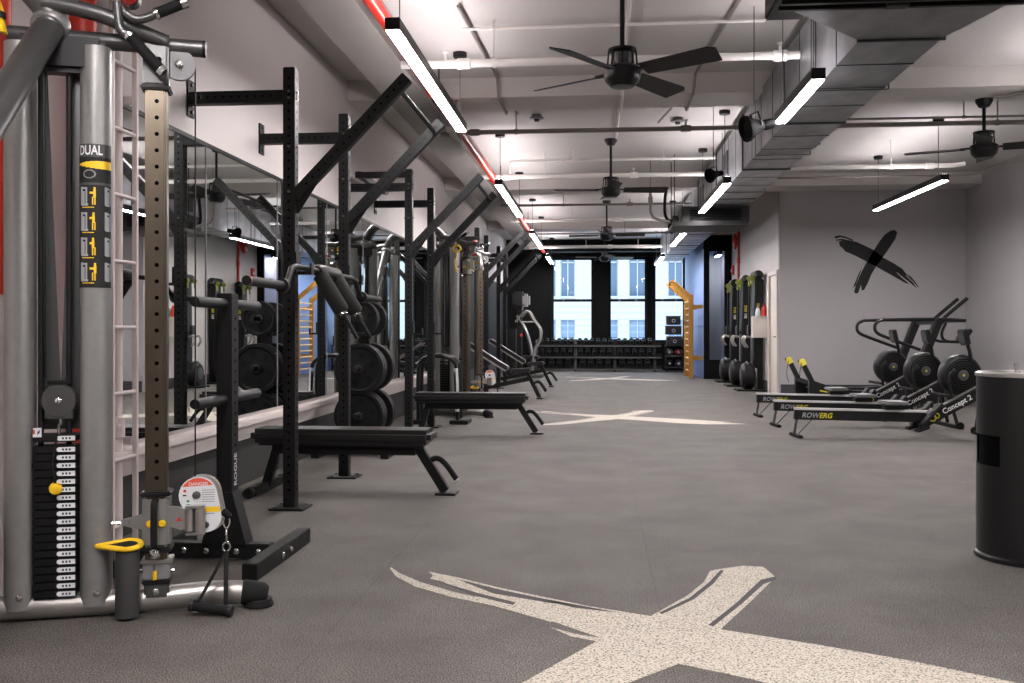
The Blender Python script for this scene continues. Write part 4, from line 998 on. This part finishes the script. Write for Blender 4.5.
t.part('ring', M('yellow').tube(arc((-1.79, 11.99, 2.15), .05, .04, 0, 2 * math.pi, 16)[:-1], .012, 8, closed=True))
t = Thing('hand_stirrup', 'black strap handle on the low pulley of the second cable machine', 'cable handle', (-1.40, 13.75, 0))
t.part('strap', M('black_rubber').tube(smooth([(-1.47, 13.83, .27), (-1.45, 13.78, .2), (-1.43, 13.74, .1), (-1.42, 13.72, .06)], 5), .012, 8))
t.part('grip', M('black_rubber').tube([(-1.55, 13.7, .05), (-1.53, 13.7, .05), (-1.33, 13.7, .05), (-1.31, 13.7, .05)], [.03, .045, .045, .03], 14))

# ================================================================== WALL LADDER AND RISERS
t = Thing('wall_ladder', 'narrow white steel ladder fixed upright beside the big cable machine', 'ladder', (-2.45, 4.7, 0))
lx = -2.44
for y in (4.585, 4.83): t.part('rail', M('white_steel').bb(lx - .013, lx + .013, y - .012, y + .012, 0, 2.62, .003))
for k in range(8): t.part('rung', M('white_steel').cyl((lx, 4.585, .105 + k * .338), (lx, 4.83, .105 + k * .338), .011, seg=10))
for z in (.5, 2.3):
    for y in (4.585, 4.83): t.part('wall_bracket', M('white_steel').bb(XL, lx - .02, y - .01, y + .01, z, z + .04))
pipe('riser_pipe', [(-2.49, 4.72, 0), (-2.49, 4.72, ZC)], .034, 'white_steel', 'white vertical riser pipe behind the wall ladder', 'wall risers', (), [(-2.49, 4.72, .6, (0, 0, 1)), (-2.49, 4.72, 2.9, (0, 0, 1))])
t = Thing('riser_pipe', 'red vertical riser pipe between the machine shroud and the wall ladder', 'pipe', (-2.47, 4.37, 0), 'wall risers')
t.part('tube', M('red').cyl((-2.47, 4.37, 0), (-2.47, 4.37, ZC), .062, seg=20))
t.part('coupling', M('red').lathe([(.062, -.06), (.076, -.05), (.076, .05), (.062, .06)], (-2.47, 4.37, 2.9), seg=20))
t = Thing('riser_pipe', 'riser pipe with red upper half and white foot behind the big cable machine', 'pipe', (-2.47, 3.76, 0), 'wall risers')
t.part('tube', M('red').cyl((-2.47, 3.70, 1.25), (-2.47, 3.70, ZC), .062, seg=20))
t.part('foot_sleeve', M('white_steel').cyl((-2.47, 3.70, 0), (-2.47, 3.70, 1.25), .05, seg=20))

# ================================================================== DIP STAND, CURVED MACHINE
t = Thing('dip_stand', 'low black hoop stand of bent tubes behind the second flat bench', 'dip stand', (-1.85, 11.2, 0))
for y in (11.12, 11.34):
    hp = smooth([(-2.12, y, .03), (-2.12, y, .62), (-2.07, y, .76), (-1.95, y, .80), (-1.82, y, .80), (-1.70, y, .74), (-1.66, y, .6), (-1.65, y, .04)], 5)
    t.part('hoop', M('black_gloss').tube(hp, .024, 12))
for x, w_ in ((-1.63, .22), (-2.12, .12)): t.part('base_foot', M('black_metal').box((x, 11.22, .025), (w_, .36, .05), bev=.008))
t.part('grip_sleeve', M('label_white').tube([(-1.672, 11.10, .66), (-1.66, 11.10, .5), (-1.655, 11.10, .15)], .0255, 10).m('black_gloss').tube([(-1.672, 11.098, .62), (-1.655, 11.098, .15)], .0245, 6))
def cq(x, y, Y=22.3): return ony(505 + x / 6.2, 285 + y / 6.2, Y)
t = Thing('chest_press_machine', 'curved silver framed press machine before the dark window wall', 'exercise machine', (cq(110, 560).x, 22.3, 0))
for dy in (-.28, .28):
    Y = 22.3 + dy
    t.part('side_loop', M('silver_tube').tube(smooth([cq(75, 225, 22.3) + V((0, dy, 0)), cq(140, 160) + V((0, dy, 0)), cq(180, 215) + V((0, dy, 0)), cq(220, 275) + V((0, dy, 0)), cq(217, 340) + V((0, dy, 0)), cq(185, 402) + V((0, dy, 0)), cq(180, 480) + V((0, dy, 0))], 4), .022, 8))
    t.part('foot_rail', M('gun_tube').bar((cq(60, 0).x, Y, .04), (cq(240, 0).x, Y, .04), .08, .06, bev=.008))
t.part('curved_column', M('silver_tube').tube(smooth([cq(75, 190), cq(95, 225), cq(120, 265), cq(145, 330), cq(160, 400), cq(168, 480)] + [V((cq(168, 0).x, 22.3, .04))], 5), .07, 12, flat=.6))
t.part('cross_bar', M('silver_tube').cyl(cq(110, 230), cq(188, 228), .02, seg=8).bar(cq(75, 225) + V((0, -.28, 0)), cq(75, 225) + V((0, .28, 0)), .05, .05))
t.part('head_housing', M('silver_paint').box(cq(125, 95), (.22, .3, .3), bev=.05).m('black_plastic').box(cq(85, 90), (.28, .34, .36), bev=.04))
t.part('upright_post', M('silver_paint').bar(cq(100, 160), cq(100, 60), .1, .1, (0, 1, 0), .02).m('black_metal').bar(V((cq(90, 0).x, 22.3, .04)), cq(90, 100), .12, .12, (0, 1, 0), .01))
t.part('seat', M('black_vinyl').box((cq(160, 0).x, 22.3, .48), (.4, .36, .08), bev=.02).m('black_metal').bar((cq(150, 0).x, 22.3, .04), (cq(155, 0).x, 22.3, .46), .06, .06, (0, 1, 0)))
t.part('weight_stack', M('black_iron').box((cq(30, 0).x, 22.3, .6), (.3, .4, 1.1), bev=.01).m('red').box((cq(105, 0).x, 22.1, cq(0, 310).z), (.05, .05, .07), bev=.008))
# ================================================================== RIGHT SIDE: BIN, ROWERS, TREADMILL
t = Thing('trash_bin', 'tall black round bin with side opening and pale lid standing alone on the rubber floor', 'bin', (2.09, 4.81, 0))
bc_, br_ = V((2.09, 4.81, 0)), .24
def cylpatch(m, r, z0, z1, a0, a1, n):
    for i in range(n):
        p = [bc_ + V((r * math.cos(q), r * math.sin(q), 0)) for q in (a0 + (a1 - a0) * i / n, a0 + (a1 - a0) * (i + 1) / n)]
        m._face([m.bm.verts.new(v) for v in (p[0] + V((0, 0, z0)), p[1] + V((0, 0, z0)), p[1] + V((0, 0, z1)), p[0] + V((0, 0, z1)))])
bm_ = M('black_gloss'); O0, O1 = math.radians(150), math.radians(214)
bm_.lathe([(.22, 0), (.25, .002), (.25, .02), (br_, .03)], bc_, seg=64, caps=False)
cylpatch(bm_, br_, .03, .455, 0, 2 * math.pi, 64)
cylpatch(bm_, br_, .60, .88, 0, 2 * math.pi, 64)
cylpatch(bm_, br_, .455, .60, O1, O0 + 2 * math.pi, 48)
bmesh.ops.remove_doubles(bm_.bm, verts=bm_.bm.verts, dist=.0004)
bo = t.part('body', bm_)
ln_ = M('black_hole'); cylpatch(ln_, br_ - .014, .44, .61, 0, 2 * math.pi, 48)
for z in (.455, .60): ln_.lathe([(br_ - .014, z), (br_ - .001, z)], bc_, seg=48, caps=False)
t.part('inner_liner', ln_)
t.part('lid', M('silver_tube').lathe([(.235, .88), (.246, .882), (.246, .896), (.236, .902), (.18, .902), (.175, .89), (.06, .888), (.004, .888)], bc_, seg=64))
t.part('lid_handle', M('chrome').bar(bc_ + V((-.07, -.02, .89)), bc_ + V((-.08, -.02, .945)), .022, .012, (0, 1, 0), .003).bar(bc_ + V((-.02, -.02, .89)), bc_ + V((-.03, -.02, .945)), .022, .012, (0, 1, 0), .003))

def rower():
    o = bpy.data.objects.new('rowing_machine', None); COL.objects.link(o)
    r0, r1 = V((0, 0, .235)), V((1.42, 0, .205))
    rb = M('black_gloss').bar(r0, r1, .055, .105, (0, 0, 1), .006)
    ro = rb.build('rail', o)
    M('track_silver').bar(r0 + V((.0, 0, .060)), r1 + V((0, 0, .060)), .062, .022, (0, 0, 1), .003).build('rail_track', ro)
    M('text_grey').text('ROW', (.07, -.0285, .205), (1, 0, -.021), (0, 0, 1), .072, bold=.02, shear=.25).m('erg_yellow').text('ERG', (.25, -.0285, .201), (1, 0, -.021), (0, 0, 1), .072, bold=.02, shear=.25).build('brand_lettering', ro)
    lg = M('gun_tube').bar((.03, 0, .2), (.0, 0, .03), .022, .03, (0, 1, 0), .003).bar((.19, 0, .19), (.04, 0, .03), .012, .02, (0, 1, 0), .002)
    lo = lg.build('rear_leg', o)
    M('black_rubber').box((.02, 0, .016), (.055, .34, .032), bev=.008).build('rear_foot', lo)
    seat = M('mid_grey').box((.0, 0, 0), (.24, .30, .035), bev=.014)
    for v in seat.bm.verts: v.co += V((1.02, 0, .345 + .12 * v.co.y ** 2 * 6))
    so = seat.build('seat', o)
    M('black_plastic').box((1.02, 0, .31), (.2, .12, .05), bev=.008).build('seat_carriage', so)
    # sloping front housing with lettering
    h0, h1 = V((1.28, 0, .13)), V((2.0, 0, .52))
    ho = M('black_gloss').bar(h0, h1, .075, .115, (0, 0, 1), .008).build('chain_housing', o)
    d = (h1 - h0).normalized(); un = V((-d.z, 0, d.x))
    M('silver_tube').bar(h0 + d * .1 + un * .062, h1 + un * .062, .05, .012, un, .003).build('housing_top', ho)
    tx = M('text_white').text('Concept 2', h0 + d * .27 - un * .02 + V((0, -.0385, 0)), d, un, .078, bold=.018)
    c = h0 + d * .15 + V((0, -.0385, 0))
    tx.m('erg_yellow')
    for k, rr in ((0, .04), (1, .03)):
        c2 = c + d * (.05 * k) 
        for i in range(16):
            a0, a1 = 2 * math.pi * i / 16, 2 * math.pi * (i + 1) / 16
            tx._face([tx.bm.verts.new(c2 + d * (q * math.cos(a)) + un * (q * math.sin(a)) - V((0, .001, 0))) for q, a in ((rr * .6, a0), (rr, a0), (rr, a1), (rr * .6, a1))])
    tx.build('brand_lettering', ho)
    # foot stretchers
    for s in (-1, 1):
        f = M('black_plastic').box((1.36, s * .12, .24), (.32, .11, .03), R=Matrix.Rotation(math.radians(-48), 3, 'Y'), bev=.01)
        f.m('dark_grey').box((1.35, s * .12, .265), (.05, .115, .03), R=Matrix.Rotation(math.radians(-48), 3, 'Y'), bev=.006)
        f.m('black_plastic').box((1.27, s * .12, .10), (.14, .11, .035), R=Matrix.Rotation(math.radians(-20), 3, 'Y'), bev=.012)
        f.build('foot_stretcher', o)
    # flywheel
    fc = V((1.75, .10, .64))
    fw = M('black_plastic').lathe([(.02, -.085), (.13, -.085), (.18, -.078), (.208, -.055), (.216, -.025), (.216, .025), (.208, .055), (.18, .078), (.13, .085), (.02, .085)], fc, (0, 1, 0), 40)
    fo = fw.build('flywheel_housing', o)
    g = M('black_hole')
    for e in (-1,):
        for k in range(5): g.tube([fc + V(((.07 + .025 * k) * math.cos(q), e * .086, (.07 + .025 * k) * math.sin(q))) for q in [2 * math.pi * i / 28 for i in range(28)]], .004, 5, closed=True)
    g.m('dark_grey').lathe([(.05, .083), (.055, .092), (.02, .098)], fc, (0, -1, 0), 20); g.m('erg_yellow').lathe([(.012, .0982), (.012, .0992)], fc, (0, -1, 0), 10)
    g.build('flywheel_grille', fo)
    # monitor arm and monitor
    ao = M('black_metal').tube(smooth([(1.82, 0, .80), (1.80, 0, .92), (1.76, 0, 1.0)], 4), .02, 8).m('black_metal').tube(smooth([(1.62, .0, .40), (1.60, 0, .62), (1.66, 0, .70)], 4), .02, 8).build('monitor_arm', o)
    M('black_plastic').box((1.75, 0, 1.035), (.05, .17, .17), R=Matrix.Rotation(math.radians(-12), 3, 'Y'), bev=.012).m('dark_grey').box((1.722, 0, 1.03), (.006, .13, .11), R=Matrix.Rotation(math.radians(-12), 3, 'Y')).build('monitor', ao)
    M('black_rubber').cyl((1.52, -.22, .44), (1.52, .22, .44), .016, seg=12).build('row_handle', o)
    fl_ = M('black_metal').bar((1.95, -.02, .50), (1.99, -.26, .04), .03, .03, (1, 0, 0), .003).bar((1.95, .02, .50), (1.99, .26, .04), .03, .03, (1, 0, 0), .003).bar((1.9, 0, .45), (1.99, 0, .05), .03, .04, (0, 1, 0), .003)
    lo = fl_.build('front_leg', o)
    M('black_metal').box((2.0, 0, .022), (.06, .66, .044), bev=.006).m('black_rubber').lathe([(.03, -.02), (.04, -.018), (.04, .018), (.03, .02)], (2.0, -.3, .04), (0, 1, 0), 14).lathe([(.03, -.02), (.04, -.018), (.04, .018), (.03, .02)], (2.0, .3, .04), (0, 1, 0), 14).build('front_foot', lo)
    return tag(o, cat='rowing machine')
rw = rower(); index_kids()
GR = 'rowing machines'
place(rw, (2.03, 10.1, 0), math.radians(4), 'black rowing machine, first in the row of three from the trash bin', GR)
tag(place(copy_tree(rw), (2.02, 11.2, 0), math.radians(4), 'black rowing machine, middle one of the three parallel rowers', GR), cat='rowing machine')
tag(place(copy_tree(rw), (2.03, 12.45, 0), math.radians(4), 'black rowing machine, third from the trash bin, beside the curved treadmill', GR), cat='rowing machine')
tag(place(copy_tree(rw), (5.94, 9.35, 0), math.radians(180), 'black rowing machine turned the other way, its flywheel rising behind the trash bin', GR), cat='rowing machine')

# curved treadmill
t = Thing('curved_treadmill', 'black curved treadmill with looped handrails and yellow topped rear posts before the alcove wall', 'treadmill', (4.0, 14.62, 0))
TY0, TY1 = 14.15, 15.1
def tz(x): return .2 + .2 * abs((x - 3.95) / .95) ** 2.2
xs_ = [3.05 + 1.8 * i / 20 for i in range(21)]
bl = M('black_rubber').prism([(x, tz(x)) for x in xs_] + [(x, tz(x) - .05) for x in xs_[::-1]], (0, TY1 - .1, 0), (1, 0, 0), (0, 0, 1), TY1 - TY0 - .2)
t.part('running_belt', bl)
for y in (TY0, TY1):
    hy = 14.62 + (y - 14.62) * .38
    so = t.part('side_rail', M('black_gloss').prism([(x, tz(x) + .03) for x in xs_] + [(4.85, .06), (3.05, .06)], (0, y + .05, 0), (1, 0, 0), (0, 0, 1), .1))
    t.part('yellow_stripe', M('erg_yellow').bar((3.2, y - .052, tz(3.3) - .05), (3.62, y - .052, tz(3.6) - .07), .012, .02, (0, 0, 1)), so)
    for x in (3.12, 4.75): t.part('foot', M('black_rubber').lathe([(.05, 0), (.05, .05), (.03, .07)], (x, y, 0), seg=12), so)
    po = t.part('rear_post', M('black_gloss').bar((3.2, y, .15), (2.965, y, .63), .07, .07, (0, 1, 0), .006))
    t.part('post_cap', M('pale_yellow').bar((2.985, y, .59), (2.94, y, .685), .09, .085, (0, 1, 0), .012).m('black_plastic').lathe([(.02, 0), (.02, .03)], (2.9, y, .66), (1, 0, 0), 10), po)
    t.part('post_strap', M('black_rubber').tube(smooth([(2.94, y - .05, .64), (2.915, y - .06, .5), (2.92, y - .06, .38), (2.95, y - .06, .30)], 5), .014, 6, flat=.3), po)
    t.part('column', M('black_metal').bar((4.42, y, .1), (4.88, y, 1.27), .1, .15, (0, 1, 0), .012))
    lp = [(5.25, y, 1.25), (4.85, y, 1.27), (4.22, y, 1.265), (4.07, y, 1.255), (3.99, y, 1.19), (4.01, y, 1.08), (4.17, y, 1.0), (4.62, y, .83)]
    t.part('handrail_loop', M('black_gloss').tube(smooth(lp, 6), .024, 12))
    t.part('push_handle', M('black_rubber').tube([(5.0, hy, 1.24), (5.08, hy, 1.32), (5.38, hy, 1.58)], .027, 12))
    t.part('low_handle', M('black_gloss').tube(smooth([(5.08, hy, 1.22), (5.02, hy, 1.06), (5.09, hy, .95), (5.4, hy, .94)], 5), .022, 10))
t.part('console_bar', M('black_gloss').bar((4.9, TY0, 1.24), (4.9, TY1, 1.24), .12, .09, bev=.015).bar((5.23, TY0, 1.25), (5.23, TY1, 1.25), .05, .05, bev=.01))
t.part('console', M('black_plastic').box((5.4, 14.62, 1.04), (.06, .3, .2), R=Matrix.Rotation(math.radians(35), 3, 'Y'), bev=.015))
t.part('badge', M('erg_yellow').box((4.80, TY0 - .052, 1.08), (.1, .004, .03), bev=.001))

# ================================================================== SKI MACHINES, DOOR WALL
def ski():
    o = bpy.data.objects.new('ski_machine', None); COL.objects.link(o)
    # local: wall side at x = 0, user side towards -x
    tw = M('black_metal').hexa([(-.2, -.13, .42), (-.02, -.13, .42), (-.02, .13, .42), (-.2, .13, .42), (-.17, -.17, 2.06), (-.02, -.17, 2.06), (-.02, .17, 2.06), (-.17, .17, 2.06)], .02)
    to = tw.build('tower', o)
    M('text_white').text('SKI', (-.095, -.150, 1.35), (0, -.0244, 1), (-1, 0, 0), .07, ext=.004, bold=.02).m('erg_yellow').text('ERG', (-.095, -.153, 1.48), (0, -.0244, 1), (-1, 0, 0), .07, ext=.004, bold=.02).build('brand_lettering', to)
    hd = M('black_plastic').tube([(-.12, -.24, 2.07), (-.12, -.2, 2.12), (-.12, .2, 2.12), (-.12, .24, 2.07)], [.05, .09, .09, .05], 14)
    ho = hd.build('pulley_head', o)
    for s in (-1, 1):
        M('lime').lathe([(.03, -.02), (.05, -.015), (.05, .015), (.03, .02)], (-.22, s * .17, 2.08), (0, 1, 0), 16).build('pulley', ho)
        M('lime').cyl((-.22, s * .17, 2.04), (-.23, s * .17, 1.93), .02, seg=10).m('dark_grey').cyl((-.23, s * .17, 1.93), (-.24, s * .14, .98), .006, seg=6).build('drive_cord', ho)
        g = M('silver_tube').tube(smooth([(-.24, s * .14, .98), (-.33, s * .14, 1.0), (-.36, s * .14, .90), (-.30, s * .14, .80)], 5), .02, 10).build('ski_handle', o)
    fw = M('black_plastic').lathe([(.05, -.12), (.19, -.12), (.245, -.07), (.25, 0), (.245, .07), (.19, .12), (.05, .12)], (-.28, 0, .27), (1, 0, 0), 32)
    fo = fw.build('flywheel_housing', o)
    M('gun_tube').lathe([(.04, 0), (.12, .004), (.12, .012), (.04, .016)], (-.40, 0, .27), (-1, 0, 0), 24).m('silver_tube').tube(arc((-.30, 0, .27), .258, .258, math.radians(60), math.radians(120), 8, (0, 1, 0), (0, 0, 1)), .015, 6).build('flywheel_grille', fo)
    M('black_metal').box((-.25, 0, .015), (.5, .5, .03), bev=.008).bar((-.06, 0, .02), (-.06, 0, .45), .1, .16, (0, 1, 0), .006).build('base', o)
    M('black_plastic').box((-.26, 0, 1.12), (.05, .18, .18), bev=.012).bar((-.24, 0, 1.1), (-.18, 0, 1.05), .04, .06, (0, 1, 0)).build('monitor', o)
    return tag(o, cat='ski machine')
sk = ski(); index_kids()
GS = 'ski machines on the door wall'
place(sk, (XD - .02, 17.85, 0), 0, 'tall black ski machine standing next to the white door', GS)
tag(place(copy_tree(sk), (XD - .02, 19.3, 0), 0, 'tall black ski machine in the middle of the three on the door wall', GS), cat='ski machine')
tag(place(copy_tree(sk), (XD - .02, 20.8, 0), 0, 'tall black ski machine under the red alarm bell', GS), cat='ski machine')

t = Thing('wall_bin', 'white open holder box fixed to the wall between door and ski machine', 'wall holder', (2.9, 17.42, 1.0))
wb = M('white_paint').bb(2.76, 3.045, 17.36, 17.375, .99, 1.37, .003).bb(2.76, 3.045, 17.485, 17.5, .99, 1.37, .003).bb(2.76, 2.775, 17.375, 17.485, .99, 1.37, .003).bb(3.03, 3.045, 17.375, 17.485, .99, 1.37, .003).bb(2.76, 3.045, 17.36, 17.5, .98, .995)
t.part('box', wb)
t.part('bracket', M('white_paint').bb(3.035, XD, 17.38, 17.48, .9, 1.0))
t = Thing('spray_bottle', 'red bottle standing in the white holder by the door', 'bottle', (2.98, 17.43, .995))
t.part('bottle_body', M('red').lathe([(.045, .995), (.05, 1.0), (.05, 1.46), (.04, 1.52), (.02, 1.54)], (2.975, 17.43, 0), seg=18))
t.part('cap', M('red').lathe([(.022, 1.53), (.022, 1.58), (.01, 1.585)], (2.975, 17.43, 0), seg=12))
t = Thing('spray_bottle', 'pale bottle standing beside the red bottle in the wall holder', 'bottle', (2.86, 17.43, .995))
t.part('bottle_body', M('label_white').lathe([(.04, .995), (.045, 1.0), (.045, 1.44), (.03, 1.5), (.015, 1.52)], (2.865, 17.43, 0), seg=18))
t.part('cap', M('mid_grey').lathe([(.018, 1.51), (.018, 1.55), (.01, 1.555)], (2.865, 17.43, 0), seg=12))
t = Thing('alarm_bell', 'round red alarm bell high on the wall above the ski machines', 'alarm bell', (XD, 21.1, 3.05))
t.part('gong', M('red').lathe([(.18, .05), (.178, .07), (.15, .1), (.08, .12), (.01, .125)], (XD, 21.1, 3.05), (-1, 0, 0), 28))
t.part('back_box', M('dark_red').lathe([(.09, 0), (.09, .05), (.1, .055)], (XD, 21.1, 3.05), (-1, 0, 0), 16))
pipe('conduit', [(XD - .03, 20.85, 2.1), (XD - .03, 20.85, ZC)], .026, 'red', 'thin red vertical pipe down the wall beside the alarm bell', None, (), [(XD - .03, 20.85, 2.62, (0, 0, 1))])
t = Thing('alarm_strobe', 'small red alarm strobe on the wall beside the glazed partition', 'alarm', (XD, 21.75, 2.45))
t.part('body', M('red').bb(XD - .05, XD, 21.66, 21.84, 2.36, 2.58, .01))
t.part('lens', M('label_white').bb(XD - .065, XD - .05, 21.7, 21.8, 2.42, 2.5, .006))

# ================================================================== STALL BARS
SX, SY0, SY1 = 2.15, 22.4, 23.55
t = Thing('stall_bars', 'yellow wooden stall bars with slanted top arms against the blue wall', 'stall bars', (SX, (SY0 + SY1) / 2, 0))
for y in (SY0, SY1):
    ro = t.part('side_rail', M('wood_yellow').bb(SX - .05, SX + .06, y - .022, y + .022, 0, 1.95, .006))
    t.part('top_arm', M('wood_yellow').bar((SX + .02, y, 1.86), (SX - .46, y, 2.27), .05, .11, (0, 0, 1), .006).m('dark_grey').lathe([(.014, 0), (.014, .01)], (SX - .22, y - .025, 2.06), (0, -1, 0), 10), ro)
    for z in (.42, 1.62): t.part('wall_bracket', M('wood_yellow').bb(SX + .06, 2.42, y - .02, y + .02, z, z + .09, .004), ro)
for k in range(12): t.part('rung', M('wood_light').cyl((SX, SY0, .16 + k * .148), (SX, SY1, .16 + k * .148), .019, seg=12))
t.part('pull_up_bar', M('black_metal').cyl((SX - .42, SY0, 2.24), (SX - .42, SY1, 2.24), .016, seg=10))

# ================================================================== DUMBBELL RACK
DY = 26.25
t = Thing('dumbbell_rack', 'long black three tier dumbbell rack under the windows', 'dumbbell rack', (0.05, DY, 0))
for x in (-1.70, -.62, .46, 1.54):
    t.part('side_frame', M('black_metal').bar((x, DY - .28, .02), (x, DY + .22, .86), .06, .08, (1, 0, 0), .006).bb(x - .03, x + .03, DY - .3, DY + .3, 0, .05, .006))
TIERS = [(.12, -.26), (.44, -.06), (.75, .12)]
for z, dy in TIERS:
    for k in (-.09, .09):
        t.part('shelf_rail', M('black_metal').bb(-1.74, 1.72, DY + dy + k - .025, DY + dy + k + .025, z + k * .25 - .06, z + k * .25 + .0, .004))
    t.part('shelf_lip', M('gun_tube').bb(-1.74, 1.72, DY + dy - .135, DY + dy - .128, z - .085, z - .045))
def dumbbell(r, L):
    m = M('black_iron')
    for e in (-1, 1): m.lathe([(r * .55, e * L * .24), (r * .92, e * L * .25), (r, e * L * .29), (r, e * L * .46), (r * .9, e * L * .5), (r * .3, e * L * .505)], (0, 0, 0), (0, 1, 0), 14)
    m.m('gun_tube').cyl((0, -L * .26, 0), (0, L * .26, 0), .016, seg=8)
    return m.build('dumbbell')
for ti, (z, dy) in enumerate(TIERS):
    r, L, n, x0, dx, nm = [(.085, .36, 4, .2, .227, 'bottom'), (.07, .32, 5, .14, .2, 'middle'), (.06, .30, 6, .115, .17, 'top')][ti]
    proto = None
    for k in range(n * 3):
        o = dumbbell(r, L) if proto is None else proto.copy()
        if proto is None: proto = o
        else: COL.objects.link(o)
        o.location = (-1.70 + 1.08 * (k // n) + x0 + dx * (k % n), DY + dy, z + r * 1.06 + .006); o.rotation_euler = (math.radians(14), 0, 0)
        tag(o, '%s round black dumbbell on the %s tier, counting from the curved silver machine' % (ORD[k + 1], nm), 'dumbbell', 'dumbbells on the %s tier' % nm)

# ================================================================== STORAGE TOWER BESIDE THE RACK
t = Thing('storage_shelf', 'low black two shelf storage unit beside the dumbbell rack', 'storage shelf', (2.06, 26.1, 0))
sx0, sx1, sy0, sy1 = 1.84, 2.28, 25.85, 26.3
f = M('black_metal')
for x in (sx0, sx1):
    for y in (sy0, sy1): f.bb(x - .015, x + .015, y - .015, y + .015, 0, .71)
t.part('frame', f)
for z in (.1, .4, .69): t.part('shelf_board', M('black_plastic').bb(sx0 - .02, sx1 + .02, sy0 - .02, sy1 + .02, z, z + .025, .003))
for i, (x, z, c, lb) in enumerate([(1.93, .425, 'dark_grey', 'dark medicine ball on the upper board, rack side'), (2.17, .425, 'dark_red', 'dark red medicine ball on the upper board, stall bar side'), (1.93, .125, 'black_rubber', 'black medicine ball on the lower board, rack side'), (2.17, .125, 'dark_grey', 'grey medicine ball on the lower board, stall bar side')]):
    t = Thing('medicine_ball', lb, 'medicine ball', (x, 26.05, z), 'medicine balls in the storage unit')
    t.part('ball', M(c).lathe([(.1 * math.sin(math.pi * k / 14), .1 - .1 * math.cos(math.pi * k / 14)) for k in range(15)], (x, 26.05, z), seg=20))
    t.part('emblem', M('text_grey').lathe([(.03, 0), (.03, .003)], (x, 25.951, z + .1), (0, -1, 0), 14))
for i, (z, x, w_, lb) in enumerate([(.715, 2.06, .42, 'black storage crate with round emblem, bottom of the stack of three by the window'), (1.0, 2.03, .42, 'black storage crate with round emblem, middle of the stack of three by the window'), (1.265, 2.03, .37, 'black storage crate with round emblem, topmost of the stack by the window')]):
    t = Thing('storage_crate', lb, 'crate', (x, 26.06, z), 'stack of black crates')
    hgt = .245
    co_ = t.part('crate_body', M('black_plastic').bb(x - w_ / 2, x + w_ / 2, 25.88, 26.24, z, z + hgt - .03, .012))
    t.part('crate_lid', M('dark_grey').bb(x - w_ / 2 - .01, x + w_ / 2 + .01, 25.87, 26.25, z + hgt - .03, z + hgt, .008))
    t.part('emblem', M('text_grey').lathe([(.05, 0), (.05, .003)], (x, 25.88, z + .11), (0, -1, 0), 18).m('black_plastic').lathe([(.03, .003), (.03, .0045)], (x, 25.88, z + .11), (0, -1, 0), 14), co_)

# ================================================================== LIGHT, CAMERA
wd = bpy.data.worlds.new('sky'); SC.world = wd; wd.use_nodes = True
bg = wd.node_tree.nodes['Background']; bg.inputs['Color'].default_value = (.74, .87, 1.0, 1); bg.inputs['Strength'].default_value = 4.2
sl = bpy.data.lights.new('sun', 'SUN'); sl.energy = 1.0; sl.angle = math.radians(3); sl.color = (1, .97, .92)
so = bpy.data.objects.new('sun', sl); COL.objects.link(so); so.rotation_euler = (math.radians(52), 0, math.radians(-18))
cam = bpy.data.cameras.new('camera'); co = bpy.data.objects.new('camera', cam); COL.objects.link(co)
co.location = (0, 0, EYE); co.rotation_euler = (math.radians(90), 0, TH)
cam.sensor_width = 36; cam.lens = F / 1024 * 36; cam.shift_y = -(341.5 - HY) / 1024; cam.clip_start = .05; cam.clip_end = 200
SC.camera = co
SC.view_settings.view_transform = 'Standard'; SC.view_settings.look = 'None'
SC.view_settings.exposure = 0.42; SC.view_settings.gamma = 1.0; SC.view_settings.use_curve_mapping = False
SC.cycles.max_bounces = 10; SC.cycles.diffuse_bounces = 5; SC.cycles.glossy_bounces = 5; SC.cycles.transparent_max_bounces = 8
SC.cycles.sample_clamp_indirect = 20.0; SC.cycles.use_denoising = True
SC.cycles.caustics_reflective = False; SC.cycles.caustics_refractive = False
